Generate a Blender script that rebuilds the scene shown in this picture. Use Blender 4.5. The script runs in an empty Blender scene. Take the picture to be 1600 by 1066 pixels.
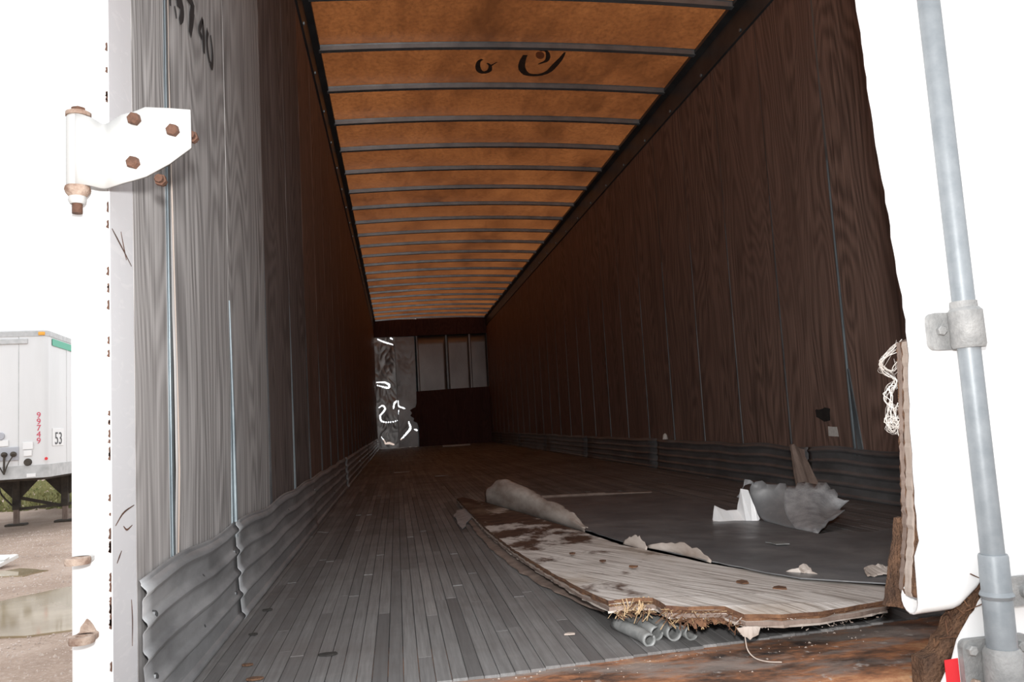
import bpy, bmesh, math, random
from mathutils import Vector, Matrix, noise as mnoise
from mathutils.geometry import tessellate_polygon

random.seed(11)
SC = bpy.context.scene
COL = SC.collection

# ------------------------------------------------------------------ camera
def make_camera():
    yaw, pitch, roll = 0.1476, 0.0985, -0.0572
    f = Vector((math.sin(yaw)*math.cos(pitch), math.cos(yaw)*math.cos(pitch), math.sin(pitch)))
    r = Vector((math.cos(yaw), -math.sin(yaw), 0)); u = r.cross(f)
    c, s = math.cos(roll), math.sin(roll)
    r, u = c*r+s*u, -s*r+c*u
    cam = bpy.data.cameras.new('camera'); o = bpy.data.objects.new('camera', cam)
    COL.objects.link(o)
    m = Matrix((r, u, -f)).transposed().to_4x4(); m.translation = (0.4155, 0, 0.4506)
    o.location = m.translation; o.rotation_euler = m.to_euler()
    cam.sensor_fit = 'HORIZONTAL'; cam.sensor_width = 36; cam.lens = 1255.8/1600*36
    cam.clip_start = 0.05; cam.clip_end = 400
    SC.camera = o
make_camera()

# ------------------------------------------------------------------ sky, exposure
w = bpy.data.worlds.new('overcast_sky'); SC.world = w; w.use_nodes = True
w.node_tree.nodes['Background'].inputs[0].default_value = (0.95, 0.975, 1.0, 1)
w.node_tree.nodes['Background'].inputs[1].default_value = 1.7
vs = SC.view_settings
vs.view_transform = 'Standard'; vs.look = 'None'; vs.gamma = 1; vs.exposure = 0.0; vs.use_curve_mapping = False

# the photograph was taken with a flash just above the lens (hinge shadow, glints on the bows and the far metal)
fl_ = bpy.data.lights.new('camera_flash', 'SPOT'); fl_.energy = 200; fl_.shadow_soft_size = .03; fl_.color = (1, .98, .96)
fl_.spot_size = math.radians(92); fl_.spot_blend = 1.0
fo_ = bpy.data.objects.new('camera_flash', fl_); COL.objects.link(fo_); fo_.location = (0.43, -.02, .60)
fo_.rotation_euler = SC.camera.rotation_euler

# ------------------------------------------------------------------ dimensions (metres)
W, H, L = 2.5, 2.78, 17.89        # inner width, bow height, front wall distance
HS = 0.235                        # scuff liner height
REAR, FL0 = 1.26, 1.5             # rear frame plane, start of the floor boards
GZ = -1.25                        # yard ground

# ------------------------------------------------------------------ materials
class NT:
    def __init__(s, name):
        s.m = bpy.data.materials.new(name); s.m.use_nodes = True
        s.t = s.m.node_tree; s.b = s.t.nodes['Principled BSDF']; s.o = s.t.nodes['Material Output']
        s._c = None
    def n(s, typ, ins=None, **kw):
        nd = s.t.nodes.new(typ)
        for k, v in kw.items(): setattr(nd, k, v)
        for k, v in (ins or {}).items(): s.put(nd.inputs[k], v)
        return nd
    def put(s, sock, v):
        if isinstance(v, bpy.types.NodeSocket): s.t.links.new(v, sock)
        elif isinstance(v, tuple) and len(v) == 3 and sock.type == 'RGBA': sock.default_value = (*v, 1)
        else: sock.default_value = v
    def coord(s):
        if s._c is None:
            tc = s.n('ShaderNodeTexCoord'); oi = s.n('ShaderNodeObjectInfo')
            a = s.n('ShaderNodeVectorMath', {0: oi.outputs['Random'], 1: (17.3, 9.1, 23.7)}, operation='MULTIPLY')
            s._c = s.n('ShaderNodeVectorMath', {0: tc.outputs['Object'], 1: a.outputs[0]}, operation='ADD').outputs[0]
            s.rand = oi.outputs['Random']
        return s._c
    def noise(s, scale, stretch=(1, 1, 1), detail=3, rough=.55, dist=0):
        v = s.n('ShaderNodeVectorMath', {0: s.coord(), 1: stretch}, operation='MULTIPLY').outputs[0]
        return s.n('ShaderNodeTexNoise', {'Vector': v, 'Scale': scale, 'Detail': detail, 'Roughness': rough, 'Distortion': dist}).outputs[0]
    def ramp(s, fac, stops, interp='LINEAR'):
        r = s.n('ShaderNodeValToRGB', {0: fac}); e = r.color_ramp; e.interpolation = interp
        while len(e.elements) < len(stops): e.elements.new(.5)
        for el, (p, c) in zip(e.elements, stops):
            el.position = p; el.color = (*c, 1) if isinstance(c, tuple) else (c, c, c, 1)
        return r.outputs[0]
    def mix(s, fac, a, b, mode='MIX'):
        nd = s.n('ShaderNodeMix', data_type='RGBA', blend_type=mode)
        s.put(nd.inputs[0], fac); s.put(nd.inputs[6], a); s.put(nd.inputs[7], b)
        return nd.outputs[2]
    def math(s, op, a, b=0.0):
        return s.n('ShaderNodeMath', {0: a, 1: b}, operation=op).outputs[0]
    def bump(s, h, strength=.3, dist=.01):
        s.put(s.b.inputs['Normal'], s.n('ShaderNodeBump', {'Height': h, 'Strength': strength, 'Distance': dist}).outputs[0])
    def set(s, color, rough=.6, metal=0.0, spec=None):
        s.put(s.b.inputs['Base Color'], color); s.put(s.b.inputs['Roughness'], rough); s.put(s.b.inputs['Metallic'], metal)
        if spec is not None: s.b.inputs['Specular IOR Level'].default_value = spec
        return s.m
MAT = {}

def mottled(name, c1, c2, scale=6, rough=.6, metal=0, stretch=(1, 1, 1), bump=.15, bscale=None, spec=None, dist=.004):
    k = NT(name); n = k.noise(scale, stretch, 5, .6)
    col = k.ramp(n, [(.3, c1), (.7, c2)])
    k.bump(k.noise(bscale or scale*6, stretch, 3), bump, dist)
    MAT[name] = k.set(col, rough, metal, spec)

def rotary_wood(name, dark, light, tint, rough=.75, spec=.25, grime=.5):
    """rotary-cut plywood: contour lines of a stretched noise, fibres along Z"""
    k = NT(name)
    big = k.noise(1.0, (2.7, 2.7, .62), 2, .4, .25)
    rings = k.math('SINE', k.math('MULTIPLY', big, 165.0))
    fib = k.noise(34, (2.5, 2.5, .03), 4, .62)
    v = k.math('ADD', k.math('MULTIPLY', rings, .11), k.math('MULTIPLY', fib, 1.0))
    col = k.ramp(v, [(.29, dark), (.50, tuple((a+b)/2 for a, b in zip(dark, light))), (.72, light)])
    pat = k.noise(2.2, (1, 1, .4), 4, .6)
    col = k.mix(k.ramp(pat, [(.42, 0.0), (.75, .75)]), col, tint)
    col = k.mix(k.math('MULTIPLY', k.ramp(k.noise(5, (1.5, 1.5, .18), 5, .7), [(.52, 0.0), (.75, 1.0)]), grime), col, tuple(.45*c for c in dark))
    k.bump(v, .5, .002)
    MAT[name] = k.set(col, rough, 0, spec)
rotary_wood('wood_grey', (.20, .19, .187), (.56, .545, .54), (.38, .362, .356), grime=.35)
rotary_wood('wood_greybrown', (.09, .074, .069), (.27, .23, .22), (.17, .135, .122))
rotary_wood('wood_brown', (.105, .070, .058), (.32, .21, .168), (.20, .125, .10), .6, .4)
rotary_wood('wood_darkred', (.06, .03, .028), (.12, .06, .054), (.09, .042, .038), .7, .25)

def white_paint(name, base, rust=.64, streak=False, rough=.35):
    k = NT(name)
    n = k.noise(14, (1, 1, .45), 6, .68, .4)
    mask = k.ramp(n, [(rust, 0.0), (rust+.03, 1.0)])
    rc = k.ramp(k.noise(60), [(.35, (.10, .035, .012)), (.65, (.34, .15, .06))])
    c = k.ramp(k.noise(5, (1, 1, .3), 4), [(.3, tuple(x*.93 for x in base)), (.7, base)])
    if streak:
        sc = k.ramp(k.noise(40, (1, .25, .9), 2, .5, 2.5), [(.60, 0.0), (.64, 1.0)])
        c = k.mix(k.math('MULTIPLY', sc, .35), c, (.95, .95, .97))
    k.bump(k.noise(90), .05, .002)
    MAT[name] = k.set(k.mix(mask, c, rc), rough, 0)
white_paint('white_paint', (.80, .80, .80), .72)
white_paint('post_side', (.86, .87, .90), .73, True, .3)
white_paint('door_white', (.88, .88, .88), .78, False, .3)
white_paint('hinge_white', (.47, .47, .46), .72, False, .5)
mottled('rust_bolt', (.055, .026, .016), (.15, .072, .045), 40, .85, bump=.5)
mottled('rust_pale', (.16, .085, .055), (.50, .40, .33), 45, .85, bump=.5)
mottled('galvanised', (.20, .225, .245), (.27, .295, .315), 30, .45, .1, bump=.05)
mottled('cast_grey', (.21, .215, .215), (.36, .36, .355), 40, .6, .1, bump=.35)
mottled('strip_metal', (.15, .18, .20), (.36, .42, .45), 12, .45, .6, (1, 1, .3), .1)
mottled('strip_dim', (.05, .05, .052), (.13, .13, .135), 12, .5, .4, (1, 1, .3), .1)
mottled('bow_metal', (.24, .265, .285), (.38, .41, .435), 8, .3, .5, bump=.08)
mottled('rail_dark', (.038, .044, .05), (.075, .084, .09), 6, .45, .3, bump=.1)
mottled('leaf_hole_black', (.012, .011, .010), (.03, .027, .024), 20, .9)
mottled('backing_dark', (.02, .018, .016), (.04, .034, .03), 8, .9)
mottled('underbody', (.03, .028, .026), (.06, .055, .05), 6, .8)
mottled('splinter', (.30, .19, .09), (.60, .44, .27), 30, .8, bump=.3)
mottled('splinter_dark', (.07, .03, .018), (.20, .10, .05), 30, .9, bump=.5)
mottled('fibre', (.55, .50, .46), (.80, .77, .73), 30, .6)
mottled('marker_ink', (.022, .022, .024), (.04, .04, .042), 30, .7)
mottled('roof_stain', (.055, .034, .025), (.11, .065, .042), 25, .7)
mottled('roof_patch', (.42, .13, .05), (.50, .17, .07), 25, .7)
mottled('tube_plastic', (.15, .155, .152), (.30, .305, .30), 30, .35, bump=.1)
mottled('paper', (.55, .54, .50), (.72, .71, .68), 60, .8)
mottled('liner_white', (.90, .91, .92), (.95, .95, .95), 30, .25, bump=.05)
mottled('pale_veneer', (.25, .19, .155), (.64, .58, .53), 13, .8, 0, (1, .25, 1), .4, 30)
mottled('torn_edge', (.06, .032, .02), (.19, .10, .055), 25, .9, bump=.8, dist=.01)
mottled('torn_pale', (.30, .235, .195), (.52, .45, .40), 12, .85, 0, (1, 1, .1), .5)
mottled('board_brown', (.13, .09, .072), (.29, .22, .185), 14, .85, 0, (1, 1, .2), .5)
mottled('scuff_top', (.10, .105, .11), (.16, .165, .17), 8, .4, .6)

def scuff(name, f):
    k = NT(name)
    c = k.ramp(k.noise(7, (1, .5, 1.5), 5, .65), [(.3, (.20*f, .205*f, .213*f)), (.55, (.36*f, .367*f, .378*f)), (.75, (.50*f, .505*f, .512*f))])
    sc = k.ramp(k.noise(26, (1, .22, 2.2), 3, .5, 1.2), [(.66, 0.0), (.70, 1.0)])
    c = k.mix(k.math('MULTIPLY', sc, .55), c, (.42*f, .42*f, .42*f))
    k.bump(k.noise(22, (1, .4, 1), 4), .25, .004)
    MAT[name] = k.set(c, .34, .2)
scuff('scuff_metal', 1.0); scuff('scuff_dark', .45)  # second liner metal for the right wall, every tone scaled darker

def deck():
    k = NT('deck_wood'); k.coord()
    geo = k.n('ShaderNodeNewGeometry')
    r = k.math('FRACT', k.math('ADD', k.math('MULTIPLY', k.rand, 7.13), k.math('MULTIPLY', geo.outputs['Random Per Island'], 3.7)))
    base = k.ramp(r, [(0, (.135, .134, .134)), (.45, (.215, .214, .214)), (.8, (.26, .257, .255)), (1, (.34, .33, .325))])
    fib = k.noise(70, (2.2, .07, 1), 4, .65)
    c = k.mix(k.math('MULTIPLY', k.ramp(fib, [(.3, 0.0), (.7, 1.0)]), .6), base, (.085, .083, .083))
    tc = k.n('ShaderNodeNewGeometry').outputs['Position']
    big = k.n('ShaderNodeTexNoise', {'Vector': tc, 'Scale': 1.6, 'Detail': 5.0, 'Roughness': .65}).outputs[0]
    c = k.mix(k.math('MULTIPLY', k.ramp(big, [(.44, 0.0), (.68, 1.0)]), .55), c, (.105, .085, .078))
    dust = k.n('ShaderNodeTexNoise', {'Vector': tc, 'Scale': 9.0, 'Detail': 6.0, 'Roughness': .75}).outputs[0]
    c = k.mix(k.math('MULTIPLY', k.ramp(dust, [(.60, 0.0), (.72, 1.0)]), .45), c, (.24, .225, .21))
    k.bump(fib, .35, .002)
    MAT['deck_wood'] = k.set(c, k.ramp(big, [(.3, .5), (.7, .72)]), 0, .4)
deck()

def fallen_top():
    k = NT('weathered_veneer')
    gr = k.n('ShaderNodeMapping', {'Vector': k.coord(), 'Rotation': (0, 0, math.radians(-24))}).outputs[0]
    st = k.n('ShaderNodeVectorMath', {0: gr, 1: (1, .05, 1)}, operation='MULTIPLY').outputs[0]
    fib = k.n('ShaderNodeTexNoise', {'Vector': st, 'Scale': 95.0, 'Detail': 3.0, 'Roughness': .6}).outputs[0]
    c = k.ramp(fib, [(.33, (.28, .24, .21)), (.5, (.60, .55, .51)), (.75, (.76, .72, .69))])
    tc = k.n('ShaderNodeTexCoord').outputs['Object']
    y = k.n('ShaderNodeSeparateXYZ', {0: tc}).outputs[1]
    # the far end of the sheet is rotten and brown, the near end bleached
    rot = k.math('ADD', k.noise(5.5, (1, .55, 1), 5, .65), k.ramp(k.math('MULTIPLY', k.math('SUBTRACT', y, .55), .7), [(0, 0.0), (.6, .17), (1, .25)]))
    c = k.mix(k.ramp(rot, [(.60, 0.0), (.68, 1.0)]), c, k.ramp(k.noise(20), [(.3, (.05, .026, .018)), (.7, (.13, .07, .045))]))
    c = k.mix(k.math('MULTIPLY', k.ramp(k.noise(3.2, (1, .6, 1), 4), [(.55, 0.0), (.7, 1.0)]), .6), c, (.36, .27, .19))
    k.bump(fib, .7, .004)
    MAT['weathered_veneer'] = k.set(c, .8, 0, .25)
fallen_top()

def liner():
    k = NT('liner_dark')
    c = k.ramp(k.noise(5, (1, .6, 1), 5, .65), [(.3, (.115, .118, .124)), (.55, (.185, .187, .193)), (.72, (.27, .268, .265))])
    d = k.ramp(k.noise(55, (1, 1, 1), 3), [(.66, 0.0), (.72, 1.0)])
    c = k.mix(k.math('MULTIPLY', d, .4), c, (.3, .29, .28))
    k.bump(k.noise(40), .12, .003)
    MAT['liner_dark'] = k.set(c, k.ramp(k.noise(7), [(.35, .33), (.65, .55)]), 0, .5)
liner()
mottled('liner_grey', (.22, .222, .23), (.44, .445, .455), 26, .5, bump=.5)

def sill():
    k = NT('rusty_steel')
    n = k.noise(9, (.8, 1.5, 1), 7, .75)
    c = k.ramp(n, [(.36, (.045, .038, .036)), (.46, (.15, .08, .052)), (.55, (.32, .14, .07)), (.66, (.46, .25, .13))])
    g = k.ramp(k.noise(4.5, (.7, 2, 1), 6, .7), [(.47, 0.0), (.58, 1.0)])
    c = k.mix(k.math('MULTIPLY', g, .85), c, (.24, .205, .185))
    d = k.ramp(k.noise(22, (1, 1, 1), 5, .7), [(.60, 0.0), (.66, 1.0)])
    c = k.mix(k.math('MULTIPLY', d, .75), c, (.45, .41, .38))
    k.bump(k.noise(28, (1, 1, 1), 5), .6, .006)
    MAT['rusty_steel'] = k.set(c, k.ramp(n, [(.3, .35), (.6, .8)]), 0, .4)
sill()

def roof():
    k = NT('amber_fibreglass')
    n = k.noise(1.5, (1.3, .55, 1), 6, .7)
    f = k.noise(38, (1, .8, 1), 4, .7)
    c = k.ramp(n, [(.30, (.050, .0155, .0050)), (.46, (.108, .0345, .0105)), (.70, (.175, .060, .018))])
    c = k.mix(k.math('MULTIPLY', k.ramp(f, [(.4, 0.0), (.7, 1.0)]), .6), c, (.040, .0135, .0045))
    tr = k.n('ShaderNodeBsdfTranslucent', {'Color': c})
    df = k.n('ShaderNodeBsdfPrincipled', {'Base Color': (.10, .045, .02), 'Roughness': .45})
    ad = k.n('ShaderNodeAddShader', {0: tr.outputs[0], 1: df.outputs[0]})
    k.t.links.new(ad.outputs[0], k.o.inputs[0])
    MAT['amber_fibreglass'] = k.m
roof()

def crumpled():
    k = NT('crumpled_metal')
    c = k.ramp(k.noise(3, (1, 1, .6), 4), [(.3, (.28, .28, .28)), (.7, (.5, .5, .5))])
    k.bump(k.noise(3.0, (1, 1, .7), 2), .25, .04)
    MAT['crumpled_metal'] = k.set(c, .38, .8)
crumpled()
mottled('front_metal', (.22, .21, .21), (.36, .35, .35), 1.7, .42, .75, (1, 1, .5), .08, 5)

def soil():
    k = NT('yard_soil')
    c = k.ramp(k.noise(.8, (1, 1, 1), 7, .7), [(.3, (.30, .21, .16)), (.5, (.42, .31, .245)), (.7, (.55, .43, .36))])
    c = k.mix(k.math('MULTIPLY', k.ramp(k.noise(26, (1, 1, 1), 4, .7), [(.5, 0.0), (.7, 1.0)]), .55), c, (.62, .51, .44))
    k.bump(k.noise(14, (1, 1, 1), 6, .7), .8, .05)
    MAT['yard_soil'] = k.set(c, .85, 0, .3)
soil()
mottled('pebble', (.36, .28, .23), (.68, .58, .52), 3, .8)
mottled('grass_green', (.12, .14, .045), (.30, .28, .12), 2, .8)
k = NT('muddy_water'); MAT['muddy_water'] = k.set(k.ramp(k.noise(1.3, (1, 1, 1), 4), [(.35, (.30, .23, .14)), (.65, (.42, .34, .23))]), .07, 0, .6)
mottled('van_white', (.70, .70, .70), (.78, .78, .785), 1.1, .4, 0, (1, 1, .25), .03)
mottled('van_grey', (.42, .43, .43), (.60, .60, .60), 6, .5, .1)
mottled('van_dark', (.035, .03, .026), (.08, .065, .05), 6, .8)
def plain(name, c, rough=.5, metal=0):
    k = NT(name); k.bump(k.noise(60), .05, .002); MAT[name] = k.set(c, rough, metal)
plain('amber_lens', (.85, .40, .04), .25); plain('green_tape', (.08, .42, .28), .5)
plain('red_ink', (.62, .06, .12), .5); plain('black_ink', (.03, .03, .035), .5)
plain('white_plate', (.85, .85, .85), .5); plain('grey_plate', (.45, .46, .5), .5)
plain('red_tape', (.72, .03, .04), .3); plain('white_tape', (.86, .86, .86), .3); plain('tyre', (.025, .025, .025), .85)
plain('pvc_white', (.82, .82, .80), .5)

# ------------------------------------------------------------------ mesh helpers
class MB:
    def __init__(s): s.v = []; s.f = []; s.mi = []
    def add(s, vs, fs, mi=0):
        o = len(s.v); s.v += [tuple(p) for p in vs]; s.f += [tuple(i+o for i in q) for q in fs]; s.mi += [mi]*len(fs)
        return s
    def box(s, a, b, mi=0):
        (x0, y0, z0), (x1, y1, z1) = a, b
        return s.add([(x0,y0,z0),(x1,y0,z0),(x1,y1,z0),(x0,y1,z0),(x0,y0,z1),(x1,y0,z1),(x1,y1,z1),(x0,y1,z1)],
                     [(3,2,1,0),(4,5,6,7),(0,1,5,4),(1,2,6,5),(2,3,7,6),(3,0,4,7)], mi)
    def cbox(s, a, b, c=.004, mi=0):
        """box with chamfered edges"""
        bm = bmesh.new(); bmesh.ops.create_cube(bm, size=1)
        for v in bm.verts: v.co = Vector([a[i]+(v.co[i]+.5)*(b[i]-a[i]) for i in range(3)])
        bmesh.ops.bevel(bm, geom=bm.edges[:], offset=c, segments=1, affect='EDGES')
        bm.verts.index_update(); vs_ = [v.co[:] for v in bm.verts]; fs = [tuple(v.index for v in f.verts) for f in bm.faces]
        bm.free(); return s.add(vs_, fs, mi)
    def tube(s, pts, r, n=10, cap=True, mi=0):
        pts = [Vector(p) for p in pts]; rs = r if isinstance(r, (list, tuple)) else [r]*len(pts)
        vs_, fs = [], []; up = None
        for i, p in enumerate(pts):
            t = (pts[min(i+1, len(pts)-1)]-pts[max(i-1, 0)]).normalized()
            if up is None: up = t.orthogonal().normalized()
            up = (up-t*up.dot(t)).normalized(); sd = t.cross(up)
            vs_ += [p+rs[i]*(math.cos(2*math.pi*j/n)*up+math.sin(2*math.pi*j/n)*sd) for j in range(n)]
        for i in range(len(pts)-1):
            for j in range(n):
                a, b = i*n+j, i*n+(j+1) % n
                fs.append((a, b, b+n, a+n))
        if cap:
            fs.append(tuple(range(n))[::-1]); fs.append(tuple(range((len(pts)-1)*n, len(pts)*n)))
        return s.add(vs_, fs, mi)
    def bar(s, p, q, wdt, hgt, mi=0):
        p, q = Vector(p), Vector(q); t = (q-p).normalized()
        sd = t.cross(Vector((0, 0, 1)));  sd = sd.normalized() if sd.length > .01 else Vector((1, 0, 0))
        up = sd.cross(t); vs_ = []
        for e in (p, q):
            for a, b in ((-1,-1),(1,-1),(1,1),(-1,1)): vs_.append(e+sd*a*wdt/2+up*b*hgt/2)
        return s.add(vs_, [(0,1,2,3),(7,6,5,4),(0,4,5,1),(1,5,6,2),(2,6,7,3),(3,7,4,0)], mi)
    def slab(s, outline, off, mi=0, side_mi=None, bottom=None):
        """polygon (3D outline) extruded by the vector off"""
        o = [Vector(p) for p in outline]; off = Vector(off); n = len(o)
        nrm = off.normalized(); ax = max(range(3), key=lambda i: abs(nrm[i]))
        flat = [Vector((p[(ax+1) % 3], p[(ax+2) % 3], 0)) for p in o]
        tri = [tuple(t) for t in tessellate_polygon([flat])]
        area = sum(flat[i].x*flat[(i+1) % n].y-flat[(i+1) % n].x*flat[i].y for i in range(n))
        b = [p+off for p in o] if bottom is None else [Vector(p) for p in bottom]
        s.add(o+b, [], mi); base = len(s.v)-2*n
        for t in tri:
            for q, m in ((t, mi), (tuple(i+n for i in t[::-1]), mi)):
                s.f.append(tuple(i+base for i in q)); s.mi.append(m)
        for i in range(n):
            j = (i+1) % n
            s.f.append((i+base, j+base, j+n+base, i+n+base)); s.mi.append(mi if side_mi is None else side_mi)
        return s
    def grid(s, rows, mi=0, closed=False):
        nr, nc = len(rows), len(rows[0]); vs_ = [p for r_ in rows for p in r_]; fs = []
        for i in range(nr-1):
            for j in range(nc-1):
                fs.append((i*nc+j, i*nc+j+1, (i+1)*nc+j+1, (i+1)*nc+j))
        return s.add(vs_, fs, mi)
    def build(s, name, mats, parent=None, origin=None, smooth=False, solid=0, local=False):
        o0 = Vector(origin) if origin is not None else Vector((0, 0, 0))
        if parent is not None and not local:
            base = Vector((0, 0, 0)); q = parent
            while q is not None: base = base+q.location; q = q.parent
        else: base = Vector((0, 0, 0))
        if origin is None: o0 = base
        me = bpy.data.meshes.new(name)
        me.from_pydata([tuple(Vector(v)-o0) for v in s.v] if not local else s.v, [], s.f)
        for m in ([mats] if isinstance(mats, str) else mats): me.materials.append(MAT[m])
        me.polygons.foreach_set('material_index', s.mi)
        bm = bmesh.new(); bm.from_mesh(me); bmesh.ops.recalc_face_normals(bm, faces=bm.faces[:]); bm.to_mesh(me); bm.free()
        if smooth:
            me.polygons.foreach_set('use_smooth', [True]*len(me.polygons))
            try: me.set_sharp_from_angle(angle=math.radians(38))
            except Exception: pass
        ob = bpy.data.objects.new(name, me); COL.objects.link(ob)
        if parent is not None: ob.parent = parent
        ob.location = (o0-base) if not local else (0, 0, 0)
        if solid:
            md = ob.modifiers.new('thickness', 'SOLIDIFY'); md.thickness = solid; md.offset = 0
        return ob

def tag(o, label=None, cat=None, group=None, kind=None):
    for k_, v in (('label', label), ('category', cat), ('group', group), ('kind', kind)):
        if v: o[k_] = v
    return o
def empty(name, loc=(0, 0, 0), rz=0):
    o = bpy.data.objects.new(name, None); COL.objects.link(o); o.location = loc; o.rotation_euler.z = rz
    o.empty_display_size = .1
    return o
def struct(o, label, cat): return tag(o, label, cat, kind='structure')
def rag(pts, step, amp, rnd, closed=True, zamp=0.0):
    """subdivide a 3D outline and make it ragged"""
    out = []; n = len(pts)
    for i in range(n if closed else n-1):
        a, b = Vector(pts[i]), Vector(pts[(i+1) % n]); m = max(1, int((b-a).length/step))
        for j in range(m):
            p = a.lerp(b, j/m)
            if j or i: p = p+Vector((rnd.uniform(-amp, amp), rnd.uniform(-amp, amp), rnd.uniform(-zamp, zamp)))
            out.append(p)
    if not closed: out.append(Vector(pts[-1]))
    return out
def resample(pts, n):
    pts = [Vector(p) for p in pts]; d = [0]
    for a, b in zip(pts, pts[1:]): d.append(d[-1]+(b-a).length)
    out = []
    for i in range(n):
        t = d[-1]*i/(n-1); j = 0
        while j < len(pts)-2 and d[j+1] < t: j += 1
        out.append(pts[j].lerp(pts[j+1], (t-d[j])/max(1e-9, d[j+1]-d[j])))
    return out
def smooth_path(pts, n):
    """Catmull-Rom through pts"""
    P = [Vector(p) for p in pts]; P = [2*P[0]-P[1]]+P+[2*P[-1]-P[-2]]; out = []
    m = len(P)-3
    for i in range(n):
        t = i/(n-1)*m; j = min(int(t), m-1); u = t-j; a, b, c, d = P[j:j+4]
        out.append(.5*((2*b)+(c-a)*u+(2*a-5*b+4*c-d)*u*u+(3*b-a-3*c+d)*u**3))
    return out
def lerp(a, b, t): return a+(b-a)*t
def curve_at(pts, t):
    """piecewise linear y(t) through (t, y) pairs, t increasing"""
    if t <= pts[0][0]: return pts[0][1]
    for (a, b), (c, d) in zip(pts, pts[1:]):
        if t <= c: return lerp(b, d, (t-a)/(c-a))
    return pts[-1][1]
def text_mesh(body, size, depth):
    cu = bpy.data.curves.new('lettering', 'FONT'); cu.body = body; cu.size = size; cu.extrude = depth; cu.align_x = 'CENTER'
    cu.resolution_u = 3
    t = bpy.data.objects.new('lettering', cu); COL.objects.link(t)
    dg = bpy.context.evaluated_depsgraph_get(); me = bpy.data.meshes.new_from_object(t.evaluated_get(dg))
    bpy.data.objects.remove(t); bpy.data.curves.remove(cu)
    return me
def ribbon(mb, pts, widths, normal, thick, n=14, mi=0):
    """painted stroke: flat strip following pts on a surface with the given normal"""
    N = Vector(normal); P = smooth_path(pts, n); L_, R_ = [], []
    for i, p in enumerate(P):
        t = (P[min(i+1, n-1)]-P[max(i-1, 0)]).normalized(); sd = N.cross(t).normalized()
        wd = curve_at([(k_/(len(widths)-1), v) for k_, v in enumerate(widths)], i/(n-1))/2
        L_.append(p+sd*wd); R_.append(p-sd*wd)
    mb.slab(L_+R_[::-1], N*thick, mi)
def hexbolt(mb, c, axis, r, h, mi=0):
    c, ax = Vector(c), Vector(axis).normalized(); a = ax.orthogonal().normalized(); b = ax.cross(a)
    ring = lambda rr, hh: [c+ax*hh+rr*(math.cos(i*math.pi/3)*a+math.sin(i*math.pi/3)*b) for i in range(6)]
    vs_ = ring(r, 0)+ring(r, h*.8)+ring(r*.8, h); fs = [tuple(range(12, 18)), tuple(range(5, -1, -1))]
    for k_ in (0, 6):
        for i in range(6): fs.append((k_+i, k_+(i+1) % 6, k_+6+(i+1) % 6, k_+6+i))
    mb.add(vs_, fs, mi)

# ================================================================== THE YARD
gr = MB(); rows = []
xs = [-90, -50, -30, -20]+[-14+i*.35 for i in range(41)]+[2, 6, 12, 30, 60, 90]
ys = [-60, -20, -6, 0, 3]+[5+i*.35 for i in range(46)]+[24, 28, 35, 50, 80, 120]
for y in ys:
    rows.append([(x, y, GZ-.006+.012*mnoise.noise((x*.7, y*.7, 0))+.006*mnoise.noise((x*2.3, y*2.3, 4)) if -15 < x < 1 and 4 < y < 22 else GZ-.006) for x in xs])
gr.grid(rows)
struct(gr.build('ground', 'yard_soil', smooth=True), 'bare brown gravelly dirt of the trailer yard', 'ground')

def puddle(pts, label, seed):
    rnd = random.Random(seed); o = rag(pts, .16, .035, rnd)
    mb = MB().slab([(p.x, p.y, GZ+.007) for p in o], (0, 0, -.12))
    c = sum(o, Vector())/len(o)
    tag(mb.build('puddle', 'muddy_water', origin=(c.x, c.y, GZ)), label, 'puddle', 'muddy puddles in the yard')
puddle([(-5.5, 12.45, 0), (-5.1, 12.5, 0), (-4.95, 12.6, 0), (-4.44, 12.19, 0), (-4.59, 11.88, 0), (-4.99, 11.95, 0), (-5.5, 12.1, 0)], 'small thin muddy puddle beside the white scrap on the dirt', 3)
puddle([(-5.2, 9.9, 0), (-4.09, 10.06, 0), (-3.83, 10.41, 0), (-3.4, 10.9, 0), (-2.3, 10.2, 0), (-2.2, 8.3, 0), (-2.64, 8.2, 0), (-2.96, 8.13, 0), (-3.26, 8.2, 0), (-4.8, 8.7, 0)], 'large muddy brown puddle left of the white door post', 4)

rnd = random.Random(8); mb = MB()
for i in range(7000):
    y = rnd.uniform(6.2, 18); x = -.33*y+rnd.uniform(-2.2, 1.4); r = rnd.uniform(.004, .016)*(1 if rnd.random() < .96 else 2)
    if -5.2 < x < -2.2 and 8.2 < y < 10.4 and rnd.random() < .93: continue
    a = rnd.uniform(0, 3); z = GZ-.005
    vs_ = [(x+r*math.cos(a+j*1.57)*rnd.uniform(.7, 1.1), y+r*math.sin(a+j*1.57)*rnd.uniform(.7, 1.1), z) for j in range(4)]
    mb.add(vs_+[(x, y, z+r*rnd.uniform(.7, 1.2))], [(0, 1, 4), (1, 2, 4), (2, 3, 4), (3, 0, 4)])
tag(mb.build('gravel', 'pebble'), 'loose pale pebbles scattered over the brown dirt', 'gravel', kind='stuff')

mb = MB()
for i in range(9000):
    y = rnd.uniform(24, 44); x = -.38*y+rnd.uniform(-6, 6); h = rnd.uniform(.04, .16); a = rnd.uniform(0, 6.3); s_ = rnd.uniform(.05, .12)
    mb.add([(x-s_*math.cos(a), y-s_*math.sin(a), GZ-.02), (x+s_*math.cos(a), y+s_*math.sin(a), GZ-.02), (x+rnd.uniform(-.05, .05), y, GZ+h)], [(0, 1, 2)])
tag(mb.build('grass', 'grass_green'), 'rough green grass strip beyond the parked trailer', 'grass', kind='stuff')

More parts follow.
